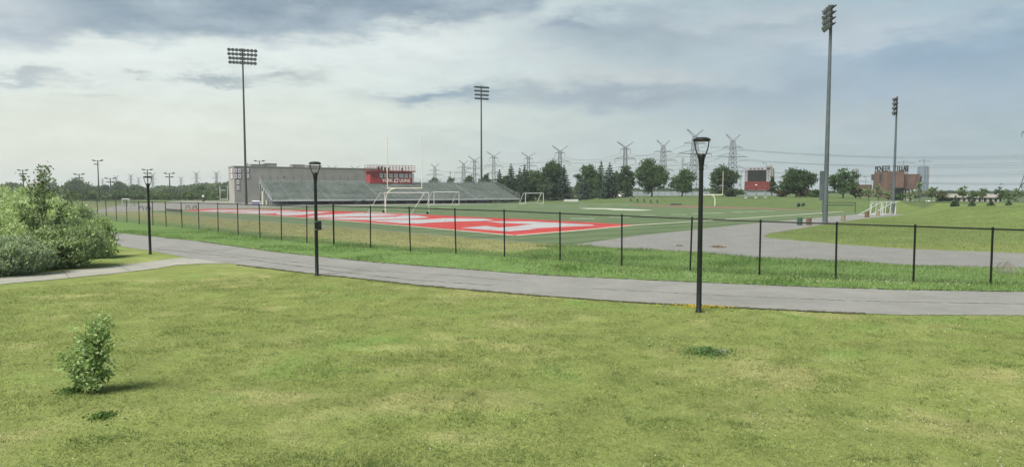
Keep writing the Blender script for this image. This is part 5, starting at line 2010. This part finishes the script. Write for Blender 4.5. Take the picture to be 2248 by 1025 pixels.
def tower(px0, px1, top, D, m, label, crane, n=14):
    b = on((px0 + px1) / 2, D)
    r0 = (px1 - px0) / F * D / 2
    H = at(px0, top, D).z - b.z
    r = empty('high_rise_tower', b, label, 'tower')
    MB().lathe([(r0, -1), (r0, H * .97), (r0 * .97, H * .975), (r0 * .97, H)], n).build('facade', m, r)
    MB().lathe([(r0 * .6, H), (r0 * .6, H + 1.4), (r0 * .5, H + 1.5)], n).build('roof_plant', ROOFM, r)
    mb = MB()
    for k_i in range(n):
        a = 2 * math.pi * (k_i + .5) / n
        mb.box((math.cos(a) * r0, math.sin(a) * r0, H * .485), (.5, .5, H * .96), rz=a)
    mb.build('mullion', ROOFM, r, smooth=False)
    if crane:
        cpx, ctop, l_, r_ = crane
        s = D / F
        cx = (cpx - (px0 + px1) / 2) * s
        cz = at(cpx, ctop, D).z - b.z
        c = empty('tower_crane', b + Vector((cx, 0, H)), f'tower crane standing on top of the {"round blue" if m is TGL else "grey"} high rise', 'crane', 'tower cranes')
        MB().box((0, 0, (cz - H) / 2), (.9, .9, cz - H)).build('mast', STEELD, c, smooth=False)
        jz = cz - H - 4.5 * s
        MB().tube([((l_ - cpx) * s, 0, jz + .6), ((r_ - cpx) * s, 0, jz)], .42, 4).build('jib', STEELD, c)
        MB().box(((l_ - cpx) * s, 0, jz + .1), (2 * s, 1.2, 2.2 * s)).build('counterweight', SCB, c, smooth=False)
        MB().tube([((l_ - cpx) * s, 0, jz + .8), (0, 0, cz - H), ((r_ - cpx) * s * .7, 0, jz + .4)], .15, 4).build('stay', STEELD, c)


tower(2014, 2036, 366, 900, TGL, 'round blue glass high rise at the right of the rust building', (2026, 350, 2016, 2044))
tower(1970, 1990.5, 364.5, 960, TGR, 'grey high rise behind the roof sign of the rust building', (1981, 353, 1971, 2008))
tower(1869, 1883, 372, 800, TGR, 'grey high rise block behind the rounded tree by the tall mast', None, 8)
tower(1679, 1697.5, 368.5, 420, TGR, 'grey block standing right behind the scoreboard', None, 8)

# concrete deck at the right
CONCP = mat('pale concrete', (.36, .34, .31), .85, var=.15, scale=.6)
Dk = 190
b = on(2085, Dk)
k = Dk / F
dk = empty('concrete_deck', b, 'long low pale concrete deck with dark openings at the right', 'building', rz=R(-8))
z1 = at(2085, 426, Dk).z - b.z
MB().box((60 * k, 4, z1 - .5), (118 * k, 8, 1.0)).build('upper_slab', CONCP, dk, smooth=False)
MB().box((60 * k, 5.5, z1 / 2 - .6), (117 * k, 4, z1 - 1.1)).build('recess', DARKW, dk, smooth=False)
MB().box((60 * k, 1.2, .25), (117 * k, .4, 1.1)).build('lower_wall', CONCP, dk, smooth=False)
for j in range(9):
    MB().box((2 + (116 * k - 4) * j / 8, .8, (z1 - 1.0) / 2), (.7, .7, z1 - 1.02)).build('column', CONCP, dk, smooth=False)
# low grey sheds and hoarding behind the bank trees
SHED = mat('grey blue hoarding', (.24, .27, .29), .7, var=.15, scale=.7)
for px0, px1, top, D_, m_, lb in ((1348, 1372, 419, 225, WHITE, 'white shed wall showing between the bushy spruce and the dark evergreens'),
                                  (1378, 1560, 420.5, 232, SHED, 'long grey blue hoarding behind the broadest tree'),
                                  (1606, 1640, 421, 215, SHED, 'grey blue hoarding left of the scoreboard legs'),
                                  (1644, 1712, 418, 220, SHED, 'pale grey blue shed behind the scoreboard legs')):
    b = on(px0, D_)
    s = D_ / F
    h_ = at(px0, top, D_).z - b.z
    r = empty('shed' if 'shed' in lb else 'hoarding', b, lb, 'shed' if 'shed' in lb else 'hoarding')
    wl_ = (px1 - px0) * s
    MB().box((wl_ / 2, 1.5, h_ / 2 - .2), (wl_, 3 if 'shed' in lb else .2, h_ + .4)).build('wall', m_, r, smooth=False)
    if 'shed' in lb:
        MB().add([(-.2, -.3, h_), (wl_ + .2, -.3, h_), (wl_ + .2, 3.3, h_), (-.2, 3.3, h_), (-.2, 1.5, h_ + .7), (wl_ + .2, 1.5, h_ + .7)], [(0, 1, 5, 4), (2, 3, 4, 5), (0, 4, 3), (1, 2, 5), (0, 3, 2, 1)]).build('roof', ROOFM, r, smooth=False)
    else:
        mb = MB()
        for j in range(int(wl_ / 2.4)):
            mb.box((1.2 + j * 2.4, 1.34, h_ / 2), (.12, .1, h_ + .2))
        mb.build('post', STEELD, r, smooth=False)
b = on(60, 400)
k = 400 / F
r = empty('far_building', b, 'pale flat roofed building far behind the young tree top', 'building')
MB().box((22 * k, 4, 4.2), (44 * k, 8, 8.4)).build('wall', CONCP, r, smooth=False)
h2 = at(78, 398.5, 400).z
MB().box((22 * k, 4, h2 / 2), (12 * k, 7, h2)).build('stair_tower', CONCP, r, smooth=False)
MB().box((22 * k, -.05, 5.5), (36 * k, .1, 1.0)).build('window', DARKW, r, smooth=False)


# street lamps and utility poles
def street_pole(px, top, D, label, arm=0, name='street_lamp', cross=0):
    b = on(px, D)
    s = D / F
    H = at(px, top, D).z - b.z
    r = empty(name, b, label, 'street lamp' if name == 'street_lamp' else 'utility pole', 'poles beyond the field')
    MB().lathe([(.9 * s, -.2), (.55 * s, H)], 6).build('pole', STEELD, r)
    if arm:
        MB().tube([(0, 0, H), (arm * s, 0, H + .6 * s)], .45 * s, 5).build('arm', STEELD, r)
        MB().box((arm * s, 0, H + .4 * s), (3.2 * s, 2 * s, 1.1 * s)).build('lamp_head', SCB, r, smooth=False)
    for j in range(cross):
        MB().box((0, 0, H - (2 + 4 * j) * s), (8 * s, 1 * s, .8 * s)).build('crossarm', SCB, r, smooth=False)
    if not arm and not cross:
        MB().lathe([(.5 * s, H), (1.2 * s, H + .3 * s), (1.0 * s, H + 1.6 * s)], 6).build('lamp_head', SCB, r)
    return r


street_pole(2036.5, 386, 160, 'slim lamp pole right of the blue glass high rise')
street_pole(1900, 388.5, 230, 'street lamp over the low rust wall', -3.5)
street_pole(1681, 358.5, 260, 'street lamp with an arm above the scoreboard', -7)
street_pole(1626, 378.5, 235, 'dark pole left of the scoreboard', 3)
street_pole(1783, 390, 300, 'thin far lamp pole left of the tall near light mast', 3)
street_pole(1800, 394, 290, 'thin far lamp pole right beside the tall near light mast', -3)
street_pole(2195, 404, 300, 'thin far lamp pole above the concrete deck', 3)
street_pole(1498, 347, 300, 'wooden utility pole left of the nearest lamp post', 0, 'utility_pole', 3)
street_pole(989, 377, 300, 'short utility pole over the grandstand', 0, 'utility_pole', 1)

# car at the right
b = on(2044, 218)
car = empty('parked_car', b, 'small white car half hidden behind the grassy mound', 'car', rz=R(6))
prof = [(-2.1, .35), (-2.1, .75), (-1.5, .88), (-.95, 1.36), (.55, 1.4), (1.2, .95), (2.0, .8), (2.1, .4)]
mb = MB().prism(prof, -.8, .8)
mb.xform(Matrix.Rotation(R(90), 4, 'X'))
mb.build('body', WHITE, car, smooth=False)
mb = MB().prism([(-1.3, .92), (-.9, 1.28), (.5, 1.32), (.98, .95)], -.82, .82)
mb.xform(Matrix.Rotation(R(90), 4, 'X'))
mb.build('window', DARKW, car, smooth=False)
for x in (-1.35, 1.3):
    for y_ in (-.72, .72):
        MB().lathe([(.22, -.1), (.32, -.09), (.32, .09), (.22, .1)], 14).build('wheel', BLK, car, loc=(x, y_, .32), rot=(R(90), 0, 0))

# ------------------------------------------------------------------ transmission pylons
PYL = mat('pylon steel', (.12, .13, .135), .6, .3, var=.15, scale=.3)


def lattice(mb, levels, r, faces=4):
    """levels: [(z, half)] square tapering tower with crossed bracing"""
    for (z0, h0), (z1, h1) in zip(levels, levels[1:]):
        c0 = [Vector((sx * h0, sy * h0, z0)) for sx, sy in ((-1, -1), (1, -1), (1, 1), (-1, 1))]
        c1 = [Vector((sx * h1, sy * h1, z1)) for sx, sy in ((-1, -1), (1, -1), (1, 1), (-1, 1))]
        for i in range(4):
            j = (i + 1) % 4
            mb.tube([c0[i], c1[i]], r * 1.5, 4, False)
            mb.tube([c0[i], c1[j]], r, 3, False)
            mb.tube([c0[j], c1[i]], r, 3, False)
            mb.tube([c1[i], c1[j]], r, 3, False)


def arm_mb(z, half, body, r, drop):
    mb = MB()
    for sy in (-1, 1):
        mb.tube([(-body - .01, sy * body, z), (body + .01, sy * body, z)], r * 1.3, 4, False)
        mb.tube([(sy * body, -body, z), (sy * body, body, z)], r * 1.3, 4, False)
    for sg in (-1, 1):
        tip = Vector((sg * half, 0, z))
        for sy in (-1, 1):
            mb.tube([(sg * body, sy * body, z), tip], r * 1.3, 4, False)
        mb.tube([(sg * body, 0, z + half * .16 + .6), tip], r * 1.1, 3, False)
        n = 3
        for k_i in range(1, n + 1):
            q = k_i / (n + 1)
            x = sg * (body + (half - body) * q)
            mb.tube([(x, 0, z), (sg * (body + (half - body) * (q - .12)), 0, z + (half * .16 + .6) * (1 - q))], r * .8, 3, False)
        mb.tube([tip, tip - Vector((0, 0, drop))], r * 1.1, 4, False)
    return mb


def pylon_meshes(kind, r):
    ps = []
    body = MB()
    if kind == 'tension':
        lv = [(0, 6.2), (7, 4.7), (13, 3.6), (18, 3.0), (22, 2.6), (26, 2.4), (30, 2.2), (34, 2.0), (38, 1.8), (42, 1.5), (44.5, 1.3)]
        arms = [(39, 9.5, 1.8, 1.8), (31, 14.5, 2.2, 2.0), (22, 11, 2.6, 2.0)]
        tips = 7.2
    else:
        lv = [(0, 4.6), (8, 3.0), (15, 2.1), (20, 1.8), (25, 1.65), (30, 1.55), (35, 1.45), (40, 1.35), (44.5, 1.2)]
        arms = [(42.5, 5.2, 1.3, 4.4), (33.5, 10.5, 1.5, 4.4), (25, 6.5, 1.6, 3.5)]
        tips = 8.6
    lattice(body, lv, r)
    ps.append(('body', body))
    for z, hw, bd_, dr in arms:
        ps.append(('crossarm', arm_mb(z, hw, bd_, r, dr)))
    for sg in (-1, 1):
        mb = MB()
        t = Vector((sg * tips, 0, 50))
        h0 = lv[-1][1]
        for sy in (-1, 1):
            mb.tube([(-sg * h0 * .2, sy * h0, 44.5), t + Vector((-sg * .6, sy * .25, 0))], r * .8, 4, False)
            mb.tube([(sg * h0, sy * h0, 44.5), t + Vector((0, sy * .25, -.5))], r * .8, 4, False)
        for k_i in range(5):
            q = (k_i + .4) / 5.4
            a = Vector((-sg * h0 * .2, 0, 44.5)).lerp(t, q)
            b_ = Vector((sg * h0, 0, 44.5)).lerp(t, q + .1)
            mb.tube([a, b_], r * .6, 3, False)
            mb.tube([b_, Vector((-sg * h0 * .2, 0, 44.5)).lerp(t, q + .2)], r * .6, 3, False)
        ps.append(('peak_arm', mb))
    return ps, arms


def pylon(px, top, kind, label, r=.16, yaw=0.0, D=None):
    D = D or 46.85 * F / (HOR - top)
    b = on(px, D)
    b.z = min(b.z, 1.5)
    root = empty('transmission_pylon', b, label, 'pylon', 'lattice power pylons', yaw)
    sz = (at(px, top, D).z - b.z) / 50
    root.scale = (sz, sz, sz)
    key = (kind, r)
    if key not in PMESH:
        ps, arms = pylon_meshes(kind, r * .8)
        objs = []
        for nm, mb in ps:
            o = mb.build(nm, PYL, root, smooth=False)
            objs.append((nm, o.data))
        PMESH[key] = (objs, arms)
    else:
        for nm, me in PMESH[key][0]:
            link(bpy.data.objects.new(nm, me), root)
    return b, yaw, PMESH[key][1], sz


PMESH = {}
PY = {}
for nm, px_, tp_, kd, r_, yw, lb in [
    ('a', 1524, 284, 'tension', .17, .25, 'tallest lattice pylon, directly behind the nearest lamp post'),
    ('b', 1607, 295, 'tension', .17, .3, 'tall lattice pylon right of the nearest lamp post'),
    ('c', 1455, 308, 'tension', .17, .3, 'lattice pylon over the right side of the broadest tree'),
    ('d', 1372, 311, 'suspension', .2, .15, 'slim lattice pylon above the rounded tree and bushy spruce'),
    ('e', 1229, 320, 'suspension', .2, .1, 'lattice pylon rising behind the tallest dark tree'),
    ('f', 1160, 335, 'suspension', .22, .1, 'lattice pylon above the twin narrow spruces'),
    ('g', 1084, 333, 'suspension', .22, .1, 'lattice pylon just right of the middle light mast'),
    ('h', 1042, 343, 'suspension', .24, .2, 'lattice pylon just left of the middle light mast'),
    ('i', 1018, 352, 'tension', .26, .2, 'far lattice pylon second right of the press box'),
    ('j', 955, 360, 'tension', .28, .2, 'far lattice pylon nearest the press box on its right'),
    ('k', 780, 364, 'suspension', .3, .1, 'pylon peak showing over the stadium wall left of the press box'),
    ('l', 730, 363.5, 'suspension', .3, .1, 'pylon peak showing over the stadium wall right of the middle lamp post'),
    ('m', 476, 375, 'suspension', .34, 0, 'far lattice pylon nearest the stadium end wall'),
    ('n', 432, 376, 'suspension', .34, 0, 'far lattice pylon above the dark dome shaped tree'),
    ('o', 398, 387, 'suspension', .4, 0, 'small far lattice pylon just right of the floodlight pole with close lamps'),
    ('p', 336, 379, 'suspension', .36, 0, 'far lattice pylon just right of the farthest lamp post'),
    ('q', 305, 388, 'suspension', .4, 0, 'tiny far lattice pylon left of the farthest lamp post'),
    ('r', 288, 381, 'suspension', .36, 0, 'far lattice pylon midway between tallest floodlight pole and farthest lamp post'),
    ('s', 256, 385, 'suspension', .4, 0, 'far lattice pylon right beside the smallest floodlight pole'),
    ('t', 226, 391, 'suspension', .44, 0, 'tiny far lattice pylon right beside the tallest floodlight pole'),
]:
    PY[nm] = pylon(px_, tp_, kd, lb, r_, yw)
PY['z'] = pylon(2280, 186, 'tension', 'near lattice pylon cut off by the right picture edge', .17, R(80), D=285)

WIREM = mat('power line', (.10, .105, .11), .6, .2, var=.05)


def wire(a, b, sag, label, group, rad=.07):
    pts = []
    for i in range(15):
        t_ = i / 14
        p = a.lerp(b, t_)
        p.z -= sag * 4 * t_ * (1 - t_)
        pts.append(p - a)
    o = MB().tube(pts, rad, 4, False).build('power_line', WIREM, loc=a, smooth=False)
    return tag(o, label, 'power line', group)


def armtip(key, level, side):
    b, yaw, arms, sz = PY[key]
    z, hw, bd_, dr = arms[level]
    v = Matrix.Rotation(yaw, 3, 'Z') @ Vector((side * hw, 0, z - dr))
    return b + v * sz


NAMEP = {'a': 'the tallest pylon', 'b': 'pylon right of nearest lamp', 'c': 'pylon over broadest tree', 'd': 'pylon above bushy spruce', 'e': 'pylon behind tallest tree', 'f': 'pylon above twin spruces', 'g': 'pylon right of middle mast', 'h': 'pylon left of middle mast', 'i': 'second pylon from press box', 'j': 'pylon nearest press box'}
for p, q in (('a', 'd'), ('d', 'e'), ('e', 'g'), ('g', 'i'), ('b', 'c'), ('c', 'f'), ('f', 'h'), ('h', 'j')):
    for lev in (0, 1, 2):
        for sd_ in (-1, 1):
            wire(armtip(p, lev, sd_), armtip(q, lev, sd_), 4.5, f'wire from {NAMEP[p]} to {NAMEP[q]}', f'wires from the {NAMEP[p]} to the {NAMEP[q]}', .085)
ends = [(0, -1, 331), (0, 1, 337), (1, -1, 347), (1, 1, 355), (2, -1, 367), (2, 1, 373)]
for p in ('a', 'b'):
    for i, (lev, sd_, ye) in enumerate(ends):
        a = armtip(p, lev, sd_)
        b = at(2420, ye + (7 if p == 'a' else 0), 420 if p == 'b' else 470)
        wire(a, b, 5.0, f'wire running right across the sky from {NAMEP[p]}', f'wires running right from {NAMEP[p]}', .055)
for i, (ya, yb4) in enumerate(((383, 400), (386, 402.5))):
    wire(at(1640, ya, 520), at(2420, yb4, 380), 3.0, ('upper' if i == 0 else 'lower') + ' of the two lowest wires passing over the concrete deck', 'lowest wires on the right', .11)

# ------------------------------------------------------------------ air
hz_m = bpy.data.materials.new('thin air haze')
hz_m.use_nodes = True
t = NT(hz_m.node_tree)
hz_m.node_tree.nodes.remove(hz_m.node_tree.nodes['Principled BSDF'])
pv = t.n('ShaderNodeVolumePrincipled')
pv.inputs['Color'].default_value = (.86, .92, .95, 1)
pv.inputs['Density'].default_value = 0.0003
pv.inputs['Anisotropy'].default_value = .2
hz_m.node_tree.links.new(pv.outputs[0], hz_m.node_tree.nodes['Material Output'].inputs['Volume'])
hb = MB().box((0, 0, 34.5), (7000, 7000, 71)).build('haze', hz_m, smooth=False)
tag(hb, kind='stuff')
